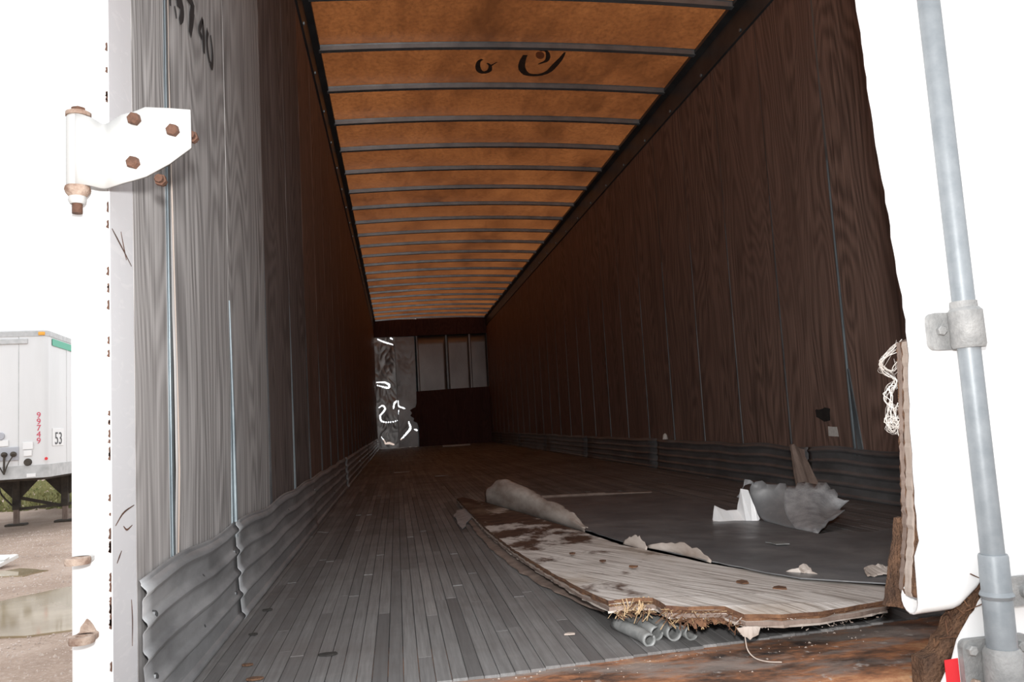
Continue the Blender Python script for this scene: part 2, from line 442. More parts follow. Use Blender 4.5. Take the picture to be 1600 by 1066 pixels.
mb = MB()
mb.slab([(-6.3, 13.05, GZ+.04), (-5.33, 12.62, GZ+.05), (-5.16, 12.98, GZ+.16), (-6.15, 13.4, GZ+.15)], (0, .02, -.05))
mb.slab([(-6.3, 13.06, GZ+.12), (-5.25, 12.78, GZ+.125), (-5.22, 12.84, GZ+.15), (-6.28, 13.12, GZ+.14)], (0, .015, -.02))
tag(mb.build('plastic_trough', 'pvc_white', origin=(-5.7, 13, GZ)), 'white scrap trough lying on dirt at left picture edge', 'scrap')

# ------------------------------------------------------------------ parked trailer in the yard
def parked_trailer():
    T = empty('semi_trailer', (-6.36, 17.0, GZ), math.radians(5))
    tag(T, 'white parked semi trailer with red numbers on its nose', 'trailer')
    B = lambda mb, nm, mt, par=T, sm=False: mb.build(nm, mt, par, local=True, smooth=sm)
    z0, z1, Wt, Lt, rc = 1.12, 4.0, 2.55, 15.5, .10
    def plan(g=0.0):
        p = []
        for cx_, sx in ((-rc, 1), (-Wt+rc, -1)):
            for i in range(6):
                a = math.radians(90*i/5); d = (rc+g)
                q = (cx_+sx*d*math.cos(a), rc-d*math.sin(a))
                p.append(q) if sx == 1 else p.append((cx_-d*math.sin(a), rc-d*math.cos(a)))
        return [(0+g, Lt)]+p+[(-Wt-g, Lt)]
    B(MB().slab([(x, y, z0+.25) for x, y in plan()], (0, 0, z1-z0-.35)), 'body', 'van_white', sm=True)
    B(MB().slab([(x, y, z0) for x, y in plan(.012)], (0, 0, .25)), 'bottom_rail', 'van_grey', sm=True)
    B(MB().slab([(x, y, z1-.10) for x, y in plan(.014)], (0, 0, .10)), 'top_rail', 'van_grey', sm=True)
    B(MB().slab([(x, y, z1) for x, y in plan(-.03)], (0, 0, .03)), 'roof', 'van_white')
    for i in range(1, 5):
        B(MB().cbox((-Wt*i/5-.006, -.006, z0+.26), (-Wt*i/5+.006, .01, z1-.11), .002), 'panel_seam', 'van_grey')
    for i in range(1, 12):
        B(MB().cbox((-.002, i*1.22-.02, z0+.26), (.012, i*1.22+.02, z1-.11), .003), 'side_post', 'van_white')
    B(MB().cbox((-.16, -.03, z1-.09), (-.04, .0, z1-.02), .01), 'marker_light', 'amber_lens')
    B(MB().cbox((.012, .25, z1-.27), (.018, 2.6, z1-.13), .001), 'green_stripe', 'green_tape')
    B(MB().cbox((-.95, -.03, z1-.25), (-.35, .002, z1-.15), .006), 'top_plate', 'van_grey')
    g = B(MB().cbox((-1.02, -.03, z0+.36), (-.50, .0, z0+.62), .008), 'connection_box', 'grey_plate')
    for x in (-.92, -.74, -.58):
        f = MB(); f.tube([(x, -.02, z0+.48), (x, -.07, z0+.48), (x+.01, -.1, z0+.46)], [.05, .055, .035], 10)
        B(f, 'coupling', 'van_dark', g, True)
    for x in (-.92, -.58):
        B(MB().tube(smooth_path([(x, -.08, z0+.45), (x*.5-.37, -.1, z0+.3), (-.74, -.06, z0+.1)], 8), .012, 6), 'hose', 'van_dark', g, True)
    B(MB().tube([(-.74, -.06, z0+.45), (-.74, -.06, z0+.1)], .02, 6), 'hose', 'van_dark', g, True)
    for a, b in (((-.93, z0+.64), (-.68, z0+.76)), ((-.43, z0+.56), (-.25, z0+.70)), ((-.41, z0+.43), (-.27, z0+.54)), ((-.36, z0+.02), (-.2, z0+.09))):
        B(MB().cbox((a[0], -.026, a[1]), (b[0], -.008 if a[1] > z0+.2 else -.02, b[1]), .003), 'placard', 'white_plate')
    B(MB().tube([(-.82, .0, z0+.84), (-.82, -.04, z0+.84)], [.075, .07], 16), 'round_vent', 'grey_plate', sm=True)
    B(MB().tube([(-.345, .0, z0+.31), (-.345, -.05, z0+.31)], [.075, .06], 16), 'round_cap', 'van_dark', sm=True)
    B(MB().tube([(-.02, .0, z0+.36), (-.02, -.012, z0+.36)], .03, 10), 'reflector', 'red_tape')
    for i, d in enumerate('99749'):
        me = text_mesh(d, .165, .002); me.materials.append(MAT['red_ink'])
        o = bpy.data.objects.new('numeral', me); COL.objects.link(o); o.parent = T
        o.location = (-.155, -.004, z0+1.16-.125*i); o.rotation_euler = (math.pi/2, 0, 0)
    pl = B(MB().cbox((.002, .28, z0+.60), (.012, .98, z0+.95), .002), 'number_plate', 'white_plate')
    me = text_mesh('53', .44, .002); me.materials.append(MAT['black_ink'])
    o = bpy.data.objects.new('numeral', me); COL.objects.link(o); o.parent = pl
    o.location = (.016, .63, z0+.63); o.rotation_euler = (math.pi/2, 0, math.pi/2); o.scale = (1.1, .8, 1)
    # underside, landing gear
    B(MB().box((-Wt+.2, .4, z0-.06), (-.2, Lt-.3, z0)), 'underframe', 'van_dark')
    for x, y in ((-1.45, 2.75), (-.52, 2.95)):
        lg = B(MB().cbox((x-.075, y-.06, .35), (x+.075, y+.06, z0-.05), .01), 'landing_leg', 'van_dark')
        B(MB().cbox((x-.055, y-.045, .04), (x+.055, y+.045, .4), .008), 'inner_leg', 'board_brown', lg)
        B(MB().cbox((x-.2, y-.14, .0), (x+.2, y+.14, .045), .01), 'foot', 'van_dark', lg)
        B(MB().slab([(x-.5, y, z0-.06), (x+.5, y, z0-.06), (x+.1, y, z0-.5), (x-.1, y, z0-.5)], (0, .03, 0)), 'gusset', 'van_dark', lg)
    B(MB().bar((-1.45, 2.8, .62), (-.52, 2.95, .34), .05, .07), 'brace', 'van_dark')
    B(MB().bar((-1.45, 2.75, .36), (-.2, 3.0, .40), .05, .06), 'cross_bar', 'van_dark')
    B(MB().tube(smooth_path([(-1.75, 2.6, z0-.02), (-1.72, 2.6, .75), (-1.5, 2.65, .45)], 8), .02, 6), 'hose', 'van_dark', sm=True)
    for y in (12.6, 13.9):
        for x in (-Wt+.2, -.2):
            wl = B(MB().tube([(x-.13, y, .5), (x-.10, y, .5), (x+.10, y, .5), (x+.13, y, .5)], [.44, .5, .5, .44], 24), 'wheel', 'tyre', sm=True)
            B(MB().tube([(x-.14, y, .5), (x+.14, y, .5)], [.25, .25], 16), 'wheel_hub', 'van_grey', wl, True)
parked_trailer()

# ================================================================== THE TRAILER SHELL
fr = lambda x: FL0-.03+.10*(x-.4)          # rear end of the boards runs slightly out of square
# ---- floor
fl = MB().box((-.05, 1.66, -.16), (W+.05, L+.1, -.035)).build('floor', 'underbody')
struct(fl, 'grey worn hardwood strip floor of the trailer', 'floor')
rnd = random.Random(5); PW = .0285; nst = int((W-.02)/PW); far = MB(); made = 0
cand = []
for i in range(nst):
    x0 = .01+i*(W-.02)/nst; x1 = x0+(W-.02)/nst
    y = fr((x0+x1)/2)+rnd.uniform(-.003, .003); first = True
    while y < L:
        ln = rnd.uniform(.45, 1.5) if not first else rnd.uniform(.15, 1.2); first = False
        y1 = min(y+ln, L); cand.append((x0, x1, y, y1)); y = y1
# boards that show largest: nearest and not under the fallen sheets
vis = sorted(cand, key=lambda c: c[2]+(3.0 if c[0] > .95+.14*max(0, c[2]-1.6) and c[3] > 1.75 else 0))
near = set(vis[:290])
for c in cand:
    x0, x1, y0, y1 = c; dz = rnd.uniform(-.0012, .0006); g = .00055
    if rnd.random() < .06: dz -= .002
    a, b = (x0+g, y0+g, -.035), (x1-g, y1-g, dz)
    if c in near:
        m = MB(); ch = .0009
        m.add([(a[0], a[1], a[2]), (b[0], a[1], a[2]), (b[0], b[1], a[2]), (a[0], b[1], a[2]),
               (a[0], a[1], dz-ch), (b[0], a[1], dz-ch), (b[0], b[1], dz-ch), (a[0], b[1], dz-ch),
               (a[0]+ch, a[1]+ch, dz), (b[0]-ch, a[1]+ch, dz), (b[0]-ch, b[1]-ch, dz), (a[0]+ch, b[1]-ch, dz)],
              [(3, 2, 1, 0), (0, 1, 5, 4), (1, 2, 6, 5), (2, 3, 7, 6), (3, 0, 4, 7), (4, 5, 9, 8), (5, 6, 10, 9), (6, 7, 11, 10), (7, 4, 8, 11), (8, 9, 10, 11)])
        m.build('plank', 'deck_wood', fl, origin=((x0+x1)/2, y0, 0))
    else: far.box(a, b)
tag(far.build('plank_field', 'deck_wood', fl), kind='stuff')

# ---- side walls
def side_wall(sgn):
    left = sgn > 0; x_in = 0 if left else W
    X = lambda d: x_in-sgn*d                       # d = distance behind the lining
    nm = 'wall_left' if left else 'wall_right'
    o = MB().box((min(X(.02), X(.055)), REAR+.1, -.16), (max(X(.02), X(.055)), L+.1, H+.06)).build(nm, 'white_paint')
    struct(o, 'left trailer wall lined with upright plywood panels, grey near the door' if left else 'right trailer wall lined with dark brown upright plywood panels', 'wall')
    MBb = MB().box((min(X(.014), X(.0195)), REAR+.12, 0), (max(X(.014), X(.0195)), L+.05, H+.02)).build('backing', 'backing_dark', o)
    if left: seams = [1.37, 1.595, 2.135, 2.735, 3.36, 3.95]
    else: seams = [1.37, 1.645, 2.255, 2.865, 3.475, 4.075]
    while seams[-1] < L-.7: seams.append(seams[-1]+.61)
    seams.append(L)
    rn = random.Random(31 if left else 32)
    for i, (a, b) in enumerate(zip(seams, seams[1:])):
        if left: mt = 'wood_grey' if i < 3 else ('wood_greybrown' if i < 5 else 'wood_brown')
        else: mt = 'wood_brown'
        g = .003; zt = H-.02; zb = .0
        z_n = 14; m = MB(); out = []
        ea = lambda z: rn.uniform(-.0012, .0012)
        fr_a, fr_b, bulge = [], [], []
        for q in range(z_n+1):
            z = lerp(zb, zt, q/z_n); ya = a+g+ea(z); yb = b-g+ea(z); pa = pb = rn.uniform(0, .0012)
            if left and i == 1:
                ya = a+curve_at([(.2, .018), (.4, .017), (.7, .009), (1.0, .004), (3, .003)], z)+ea(z)
                pa = curve_at([(.2, .0), (.26, .003), (.5, .007), (.75, .004), (1.1, .001), (3, .0)], z)
                yb = b-curve_at([(.2, .030), (.5, .022), (.74, .003), (3, .003)], z)+ea(z)
                pb = curve_at([(.2, .0), (.3, .002), (.6, .004), (.8, .001), (3, .0)], z)
            if left and i == 2: ya = a+curve_at([(.2, .016), (.6, .010), (.78, .003), (3, .003)], z)
            fr_a.append((ya, pa, z)); fr_b.append((yb, pb, z))
        rows = []
        for (ya, pa, z), (yb, pb, _) in zip(fr_a, fr_b):
            th_ = .006 if left and i == 1 else .012
            rows.append([(X(th_-pa), ya, z), (X(-pa), ya, z), (X(-lerp(pa, pb, .35)*.6), lerp(ya, yb, .35), z), (X(-lerp(pa, pb, .7)*.6), lerp(ya, yb, .7), z), (X(-pb), yb, z), (X(.012-pb), yb, z)])
        m.grid(rows)
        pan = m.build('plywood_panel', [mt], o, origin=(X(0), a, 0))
        if left and i == 1:
            m = MB()
            rag_ = [(X(-pa-.0004), ya-.0012, z) for ya, pa, z in fr_a]
            m.tube(rag_, [.0009+.0006*((q*7) % 3) for q in range(len(rag_))], 5)
            tag(m.build('splintered_edge', 'torn_pale', pan), 'pale splintered panel edge')
            m = MB(); N = (1, 0, 0); xx = .0025
            S = [([(1.611, 1.345), (1.611, 1.328), (1.614, 1.317)], [.012, .012, .006]),
                 ([(1.644, 1.333), (1.652, 1.324), (1.658, 1.313)], [.006, .009, .006]),
                 ([(1.660, 1.352), (1.696, 1.366), (1.705, 1.357), (1.700, 1.34), (1.683, 1.32)], [.018, .026, .03, .026, .014]),
                 ([(1.745, 1.41), (1.787, 1.419), (1.811, 1.414)], [.014, .02, .022]),
                 ([(1.798, 1.408), (1.784, 1.376), (1.77, 1.336)], [.03, .034, .02]),
                 ([(1.893, 1.436), (1.899, 1.408), (1.90, 1.38), (1.902, 1.356)], [.012, .024, .024, .014]),
                 ([(1.893, 1.434), (1.860, 1.392), (1.885, 1.384)], [.014, .016, .012]),
                 ([(1.946, 1.434), (1.935, 1.407), (1.941, 1.38), (1.96, 1.36)], [.018, .02, .018, .012]),
                 ([(1.976, 1.437), (1.987, 1.421), (1.994, 1.396), (1.986, 1.362), (1.962, 1.360)], [.010, .012, .018, .02, .012])]
            for pts, wd in S: ribbon(m, [(xx, y, z) for y, z in pts], wd, N, .0006)
            tag(m.build('painted_numerals', 'marker_ink', pan), 'black hand painted numerals')
        if not left and i == 4:
            m = MB(); m.slab([(X(-.002), p.y, p.z) for p in rag([(0, 3.655, .42), (0, 3.70, .425), (0, 3.80, .42), (0, 3.79, .385), (0, 3.72, .352), (0, 3.67, .36)], .02, .006, rn, zamp=.006)], (sgn*.0008, 0, 0))  # flat black sheet, paints the shade inside a torn hole
            tag(m.build('hole_shade', 'leaf_hole_black', pan), 'flat dark patch for hole in panel')
            m = MB(); m.slab([(X(-.002), p.y, p.z) for p in rag([(0, 3.61, .332), (0, 3.685, .337), (0, 3.69, .29), (0, 3.605, .286)], .03, .004, rn, zamp=.003)], (sgn*.002, 0, 0))
            tag(m.build('paper_tag', 'paper', pan), 'small square pale paper tag')
    for i, y in enumerate(seams[1:-1]):
        m = MB()
        if left and i == 0:
            m.box((X(.0135), y-.020, .20), (X(-.0025), y-.004, H-.02)); m.box((X(.0135), y-.030, .20), (X(-.001), y-.020, 1.4))
        elif left and i == 1:
            m.slab([(.004, y-.028, .2), (.004, y+.018, .2), (.003, y+.012, .5), (.002, y+.004, .8), (.002, y-.004, .8), (.003, y-.016, .5)], (-.012, 0, 0))
            m.tube([(.006, y-.004, .2), (.005, y-.002, .5), (.002, y, .8)], [.006, .005, .002], 8)
        elif left:
            m.box((X(.0135), y-.006, .20), (X(.0015), y+.006, H-.02))
            m.tube([(.002, y-.002, .2), (.001, y, .55), (-.002, y, 1.1)], [.006, .005, .003], 6)
        else:
            wv = [.011, .006, .004, .010, .005, .004, .003][i % 7]
            m.slab([(X(-.002), y-wv*1.3, .2), (X(-.002), y+wv*1.3, .2), (X(-.002), y+wv, .7), (X(-.001), y+wv*.6, H-.02), (X(-.001), y-wv*.6, H-.02), (X(-.002), y-wv, .7)], (-sgn*.0, 0, 0) if False else (-sgn*.012, 0, 0))
            m.tube([(X(-.003), y-wv*.3, .2), (X(-.002), y, .7), (X(-.001), y, 1.6)], [.006, .005, .003], 6)
        m.build('seam_strip', 'strip_metal' if i < 2 or (left and i == 3) or (not left and i in (3,)) else 'strip_dim', o, origin=(X(0), y, 0))
    if not left:   # bent galvanised strip near the door
        m = MB(); m.slab([(X(-.006), 3.40, .2), (X(-.006), 3.445, .2), (X(-.006), 3.468, .60), (X(-.006), 3.458, .60)], (-sgn*.006, 0, 0))
        tag(m.build('bent_strip', 'strip_metal', o), 'narrow bent metal strip end')
    # corrugated scuff liner
    bb = empty('baseboard_left' if left else 'baseboard_right')
    struct(bb, 'corrugated grey metal scuff liner along the foot of the left wall' if left else 'corrugated dark metal scuff liner along the foot of the right wall', 'scuff liner')
    y = 1.372 if left else 1.5; cuts = ([1.372, 2.13, 4.0] if left else [1.5, 3.9, 6.3])
    while cuts[-1] < L-2.6: cuts.append(cuts[-1]+2.44)
    cuts.append(L-.01)
    for i, (a, b) in enumerate(zip(cuts, cuts[1:])):
        ny = max(6, int((b-a)/(.05 if a < 6 else .3))); rows = []
        for jy in range(ny+1):
            yy = lerp(a-.012 if i else a, b, jy/ny); row = []
            top = HS+(.008*mnoise.noise((yy*2.1, 3, x_in))+.004*math.sin(yy*9))
            for q in range(57):
                t = q/56; z = lerp(-.002, top, t)
                ph = (t*4.6) % 1.0
                d = .007+.0085*max(0, math.sin(math.pi*min(1, ph*2.4)))**1.0 if t < .985 else .005
                d += .010*(1-t)**2
                dn = mnoise.noise((yy*3.1, t*2.2, 9+x_in))+.5*mnoise.noise((yy*7, t*5, 2))
                d += (.0045 if yy < 6 else .002)*dn*(0.2+min(1, t*2.0)*.8 if t < .95 else .5)+(.004 if i % 2 else 0)
                row.append((X(-max(.0015, d)), yy, z))
            rows.append(row)
        sh = MB().grid(rows).build('corrugated_sheet', 'scuff_metal' if left else 'scuff_dark', bb, origin=(X(0), a, 0), smooth=True, solid=.0015)
        if a < 5:
            for yy in (a+.05, (a+b)/2, b-.05):
                for t in (.30, .72):
                    rv = MB(); c = (X(-.009), yy, t*HS)
                    rv.tube([c, (X(-.014), yy, t*HS), (X(-.0165), yy, t*HS)], [.0075, .0065, .003], 8)
                    rv.build('rivet', 'scuff_top', sh, smooth=True)
    # rail under the roof
    tr = MB()
    tr.slab([(X(.0), 1.3, 2.60), (X(-.012), 1.3, 2.605), (X(-.012), 1.3, 2.755), (X(-.05), 1.3, 2.775), (X(-.05), 1.3, 2.80), (X(.0), 1.3, 2.80)], (0, L-1.3, 0))
    tro = tr.build('trim_1' if left else 'trim_2', 'rail_dark')
    struct(tro, 'dark metal rail where %s wall meets the amber roof' % ('left' if left else 'right'), 'rail')
    for k_ in range(16):
        yy = 3.0+k_*.61; m = MB(); hexbolt(m, (X(-.012), yy, 2.63), (sgn, 0, 0), .011, .008)
        m.build('bolt', 'strip_metal', tro)
    return seams
side_wall(1); side_wall(-1)

# ---- roof
crown = lambda x: .038*(1-((x-W/2)/(W/2))**2)
rows = []
for j in range(2):
    rows.append([(lerp(-.05, W+.05, i/24), lerp(1.30, L+.1, j), H+.022+crown(lerp(-.05, W+.05, i/24))) for i in range(25)])
ce = MB().grid(rows).build('ceiling', 'amber_fibreglass', smooth=True)
struct(ce, 'translucent amber fibreglass roof glowing between dark metal bows', 'ceiling')
bow_y = [4.8438+.61*k_ for k_ in range(-5, 22)]
for y in bow_y:
    if y > L-.1: break
    rows = []
    prof = [(-.030, .018), (-.021, .018), (-.018, -.012), (.018, -.012), (.021, .018), (.030, .018)]
    for (dy, dz) in prof:
        rows.append([(lerp(.04, W-.04, i/20), dy, H+dz+crown(lerp(.04, W-.04, i/20))) for i in range(21)])
    if y == bow_y[0]:
        bw = MB(); bw.grid([[(p[0], p[1]+y, p[2]) for p in r_] for r_ in rows])
        b0 = bw.build('roof_bow', 'bow_metal', ce, origin=(0, y, 0), solid=.002)
    else:
        b = b0.copy(); COL.objects.link(b); b.parent = ce; b.location = (0, y, 0)
zr = lambda x: H+.0215+crown(x)
m = MB()
for pts, wd in (([(1.077, 5.066), (1.059, 5.102), (1.059, 5.175), (1.08, 5.25), (1.115, 5.269), (1.145, 5.237), (1.141, 5.162), (1.116, 5.125)], [.02, .025, .035, .04, .04, .035, .02, .012]),
                ([(1.18, 5.11), (1.15, 5.16), (1.14, 5.2)], [.006, .012, .01])):
    ribbon(m, [(x, y, zr(x)) for x, y in pts], wd, (0, 0, -1), .0006, 18)
tag(m.build('roof_stain', 'roof_stain', ce), 'small dark ring shaped stain')
m = MB()
for pts, wd in (([(1.356, 5.001), (1.352, 5.109), (1.367, 5.208), (1.407, 5.284), (1.457, 5.305), (1.511, 5.296), (1.558, 5.243), (1.583, 5.142), (1.605, 5.032), (1.612, 4.95)], [.03, .045, .05, .045, .035, .035, .04, .045, .03, .012]),
                ([(1.441, 4.936), (1.485, 4.941), (1.511, 5.01), (1.511, 5.082), (1.465, 5.132)], [.008, .02, .03, .03, .01])):
    ribbon(m, [(x, y, zr(x)) for x, y in pts], wd, (0, 0, -1), .0006, 22)
tag(m.build('roof_stain', 'roof_stain', ce), 'larger dark curved stain')
m = MB(); cx_, cy_ = 1.455, 5.0
m.slab([(cx_+.03*math.cos(a*.52)+.012*math.sin(a*.52), cy_+.055*math.sin(a*.52), zr(cx_)) for a in range(12)], (0, 0, -.0006))
tag(m.build('roof_patch', 'roof_patch', ce), 'bright orange spot in stain')

# ---- front wall (far end)
wb = MB().box((-.05, L+.06, -.16), (W+.05, L+.1, H+.06))
wb = MB().box((.95, L+.06, -.16), (W+.05, L+.09, H+.06)).build('wall_back', 'van_white')
struct(wb, 'grey metal front wall at the dark far end of the trailer', 'wall')
MB().cbox((0, L-.03, 2.44), (W, L+.04, H+.04), .006).build('header_board', 'wood_darkred', wb)
xe = [.455, .90, 1.59, 2.11, W]
for i, (a, b) in enumerate(zip(xe, xe[1:])):
    n = 12; rows = []
    if i == 0: continue
    for j in range(n+1):
        z = lerp(0, 2.44, j/n)
        rows.append([(lerp(a+.004, b-.004, q/8), L+.02+.008*mnoise.noise((lerp(a, b, q/8)*2, z*1.3, i)), z) for q in range(9)])
    MB().grid(rows).build('metal_panel', 'front_metal', wb, smooth=True, solid=.002)
    if i < 4: MB().cbox((a-.022, L+.0, 0), (a+.022, L+.028, 2.44), .005).build('panel_post', 'strip_metal' if i < 3 else 'front_metal', wb)
# crumpled metal at the left end, slits added: their daylight imitates reflections
GLINT_SLIT = [([(.081, 2.40), (.224, 2.332), (.405, 2.268)], .020), ([(.36, 2.42), (.40, 2.39)], .02),
        ([(.025, 1.451), (.188, 1.443), (.288, 1.382), (.256, 1.321), (.04, 1.384)], .026),
        ([(.057, .897), (.131, .937), (.183, .872), (.144, .801), (.068, .714), (.099, .595), (.261, .564), (.444, .59)], .024),
        ([(.365, .862), (.387, .971), (.462, 1.015), (.476, .911), (.601, .849)], .024),
        ([(.678, .55), (.711, .421), (.652, .332), (.499, .177)], .026), ([(.80, .379), (.854, .357)], .025),
        ([(.152, .107), (.242, .112), (.332, .078)], .026), ([(.457, .729), (.476, .82)], .012), ([(.08, .25), (.14, .16), (.16, .11)], .014)]
TP = []
for pts, wd in GLINT_SLIT:
    P = smooth_path([(x, 0, z) for x, z in pts], 26)
    TP += [(p.x, p.z, wd*(.55+.45*math.sin(math.pi*(i+2)/30))) for i, p in enumerate(P)]
def slit_sheet(name, x0, x1, z0, z1, amp, mt, step=.0125, seed=0):
    nx, nz = int((x1-x0)/step), int((z1-z0)/step)
    vs_, fs = [], []
    for j in range(nz+1):
        for i in range(nx+1):
            x, z = lerp(x0, x1, i/nx), lerp(z0, z1, j/nz)
            vs_.append((x, L+.02-amp*(.5+mnoise.noise((x*3.4+seed, z*2.1, 1))+.4*abs(mnoise.noise((x*9, z*6, 3+seed)))), z))
    cut = set()
    for (tx, tz, r) in TP:
        for i in range(max(0, int((tx-r-x0)/step)-1), min(nx, int((tx+r-x0)/step)+2)):
            for j in range(max(0, int((tz-r-z0)/step)-1), min(nz, int((tz+r-z0)/step)+2)):
                if (x0+(i+.5)*step-tx)**2+(z0+(j+.5)*step-tz)**2 < r*r*.8: cut.add((i, j))
    for j in range(nz):
        for i in range(nx):
            if (i, j) not in cut:
                a = j*(nx+1)+i; fs.append((a, a+1, a+nx+2, a+nx+1))
    return MB().add(vs_, fs).build(name, mt, wb, smooth=True)
tag(slit_sheet('crumpled_sheet', .0, .452, 0, 2.44, .03, 'crumpled_metal'), 'crumpled shiny sheet with bright curling streaks')
tag(slit_sheet('slit_panel', .458, .95, 0, 2.44, .015, 'front_metal', seed=5), 'dull metal panel with slits for bright reflections low down')
MB().cbox((.455-.012, L-.05, 0), (.455+.008, L-.03, 2.44), .004).build('panel_post', 'front_metal', wb)
MB().cbox((.885, L+.0, 0), (.93, L+.028, 2.44), .005).build('panel_post', 'strip_metal', wb)

rnd = random.Random(77)
bo = [(.885, L-.10, 0), (2.49, L-.10, 0), (2.49, L-.10, 1.235), (.875, L-.10, 1.21)]
o2 = [(.885, 0), (2.49, 0), (2.49, 1.235), (1.7, 1.225), (.875, 1.205), (.87, .95), (.84, .86), (.78, .84), (.72, .80), (.76, .74), (.72, .68), (.80, .62), (.78, .56), (.86, .52), (.90, .40), (.90, .2)]
m = MB(); m.slab([(x, L-.10, z) for x, z in o2], (0, .02, 0))
tag(m.build('plywood_bulkhead', 'wood_darkred', origin=(1.7, L-.09, 0)), 'dark red-brown plywood board standing against the far metal wall', 'board')

# ---- rear frame
po = MB().cbox((-.055, REAR, -.3), (-.003, REAR+.10, H+.2), .003).build('post_face', 'white_paint') if False else None
p3 = empty('trim_3'); struct(p3, 'white painted steel rear post at the left of the doorway', 'door post')
MB().cbox((-.055, REAR, -.32), (-.0025, REAR+.112, H+.2), .003).build('post_body', 'white_paint', p3, origin=(0, REAR, 0))
MB().cbox((-.0025, REAR+.002, -.32), (.0, REAR+.112, H+.2), .001).build('post_side', 'post_side', p3, origin=(0, REAR, 0))
# rusty corner chips where paint has flaked
m = MB(); rnd = random.Random(2)
for i in range(46):
    z = rnd.choice([rnd.uniform(.08, .5), rnd.uniform(.08, 1.1)]); h = rnd.uniform(.003, .016); d = rnd.uniform(.0006, .0022)
    m.slab([(-.0028-d, REAR-.0005, z), (-.0012, REAR-.0005, z-.002), (-.0010, REAR-.0005, z+h*.5), (-.0013, REAR-.0005, z+h), (-.0028-d*.5, REAR-.0005, z+h*.8), (-.0026, REAR-.0005, z+h*.4)], (0, .0025, 0))
m.build('rust_chips', 'rust_bolt', p3)
m = MB()
for pts in ([(.0006, 1.27, .775), (.0006, 1.30, .762), (.0006, 1.36, .735)], [(.0006, 1.275, .33), (.0006, 1.31, .345), (.0006, 1.36, .352)], [(.0006, 1.31, .325), (.0006, 1.325, .318), (.0006, 1.35, .322)], [(.0006, 1.28, .275), (.0006, 1.30, .29)], [(.0006, 1.345, .14), (.0006, 1.347, .18), (.0006, 1.343, .21)], [(.0006, 1.31, .78), (.0006, 1.325, .755), (.0006, 1.335, .74)]):
    ribbon(m, pts, [.001, .003, .001], (1, 0, 0), .0005, 8)
m.build('rust_scratches', 'rust_bolt', p3)
p4 = MB().cbox((W+.0, REAR, -.32), (W+.055, REAR+.112, H+.2), .003).build('trim_4', 'white_paint'); struct(p4, 'white painted steel rear post at the right of the doorway', 'door post')
p5 = MB().cbox((-.055, REAR, H-.02), (W+.055, REAR+.112, H+.2), .003).build('trim_5', 'white_paint'); struct(p5, 'white steel header over the doorway', 'header')
# sill: rusty plate, kerb and rear face
p6 = empty('trim_6'); struct(p6, 'rusty steel door sill scattered with white debris', 'sill')
rows = []
for j in range(13):
    yy = lerp(REAR-.03, 1.75, j/12)
    rows.append([(lerp(0, W, i/60), yy, -.006-.004*abs(mnoise.noise((lerp(0, W, i/60)*6, yy*9, 0)))-(.03 if j == 0 else 0)) for i in range(61)])
m = MB().grid(rows); m.build('sill_plate', 'rusty_steel', p6, smooth=True, solid=.004)
MB().cbox((-.055, REAR-.045, -.32), (W+.055, REAR+.0, -.012), .004).build('sill_face', 'rusty_steel', p6)
m = MB(); rnd = random.Random(14)
for i in range(190):
    x = rnd.uniform(.35, 1.5); y = fr(x)-abs(rnd.gauss(0, .09))+.015; s_ = rnd.uniform(.001, .0035)
    if y < REAR: continue
    a = rnd.uniform(0, 6); z = -.006
    m.add([(x+s_*math.cos(a+t*2.1)*rnd.uniform(.6, 1.6), y+s_*math.sin(a+t*2.1)*rnd.uniform(.6, 1.6), z) for t in range(3)]+[(x, y, z+s_*.8)], [(0, 1, 3), (1, 2, 3), (2, 0, 3)])
tag(m.build('debris_crumbs', 'torn_pale', p6), kind='stuff')

# ---- right door (closed, its free edge torn)
DY = 1.22
d1 = empty('door_1', (1.9, DY, 0)); struct(d1, 'white right rear door, closed, with torn inner edge and lock rod', 'door')
EDGE = [(-.2, 1.24), (.106, 1.222), (.13, 1.236), (.159, 1.245), (.205, 1.242), (.287, 1.243), (.369, 1.246), (.516, 1.258), (.58, 1.260), (.71, 1.251), (.80, 1.246), (.91, 1.238), (1.07, 1.232), (1.14, 1.230), (2.8, 1.22)]
rnd = random.Random(9)
BOT = [(1.2, .124), (1.30, .121), (1.338, .148), (1.378, .196)]
sk = MB(); rows = []; nxx = 14; R_ = .021
xr = 1.38
zs_top = [H-.03, 2.0, 1.6]+[1.4-.02*i for i in range(60)]
for z in zs_top:
    e = curve_at(EDGE, z)+rnd.uniform(-.0016, .0016)
    rows.append([(lerp(e, xr, i/nxx), DY+.0, z) for i in range(nxx+1)])
for q in range(1, 16):                                       # bottom lip rolls inwards
    row = []
    for i in range(nxx+1):
        e = curve_at(EDGE, .124); x = lerp(e-.004*min(1, q/5), xr, i/nxx); zb = curve_at(BOT, x)
        z_last = zs_top[-1]
        if q <= 4: row.append((x, DY, lerp(z_last, zb, q/4)))
        else:
            ph = math.radians((q-4)*24); rr = R_*lerp(1, .35, i/nxx)
            row.append((x, DY+rr*(1-math.cos(ph)), zb-rr*math.sin(ph)))
    rows.append(row)
sk.grid(rows)
skin = sk.build('door_skin', 'door_white', d1, smooth=True, solid=.003)
m = MB(); m.slab([(xr-.001, DY-.001, -.12), (W+.05, DY-.001, -.12), (W+.05, DY-.001, H-.03), (xr-.001, DY-.001, H-.03)], (0, .003, 0))
m.build('door_skin', 'door_white', d1)
rem = [(1.20, -.14), (1.235, -.05), (1.254, -.002), (1.274, .022), (1.29, .06), (1.31, .083), (1.344, .126), (1.381, .178), (1.381, -.14)]
ro = rag([(x, DY-.0015, z) for x, z in rem], .012, .0, rnd, zamp=.0022)
MB().slab(ro, (0, .003, 0)).build('door_skin', 'door_white', d1)
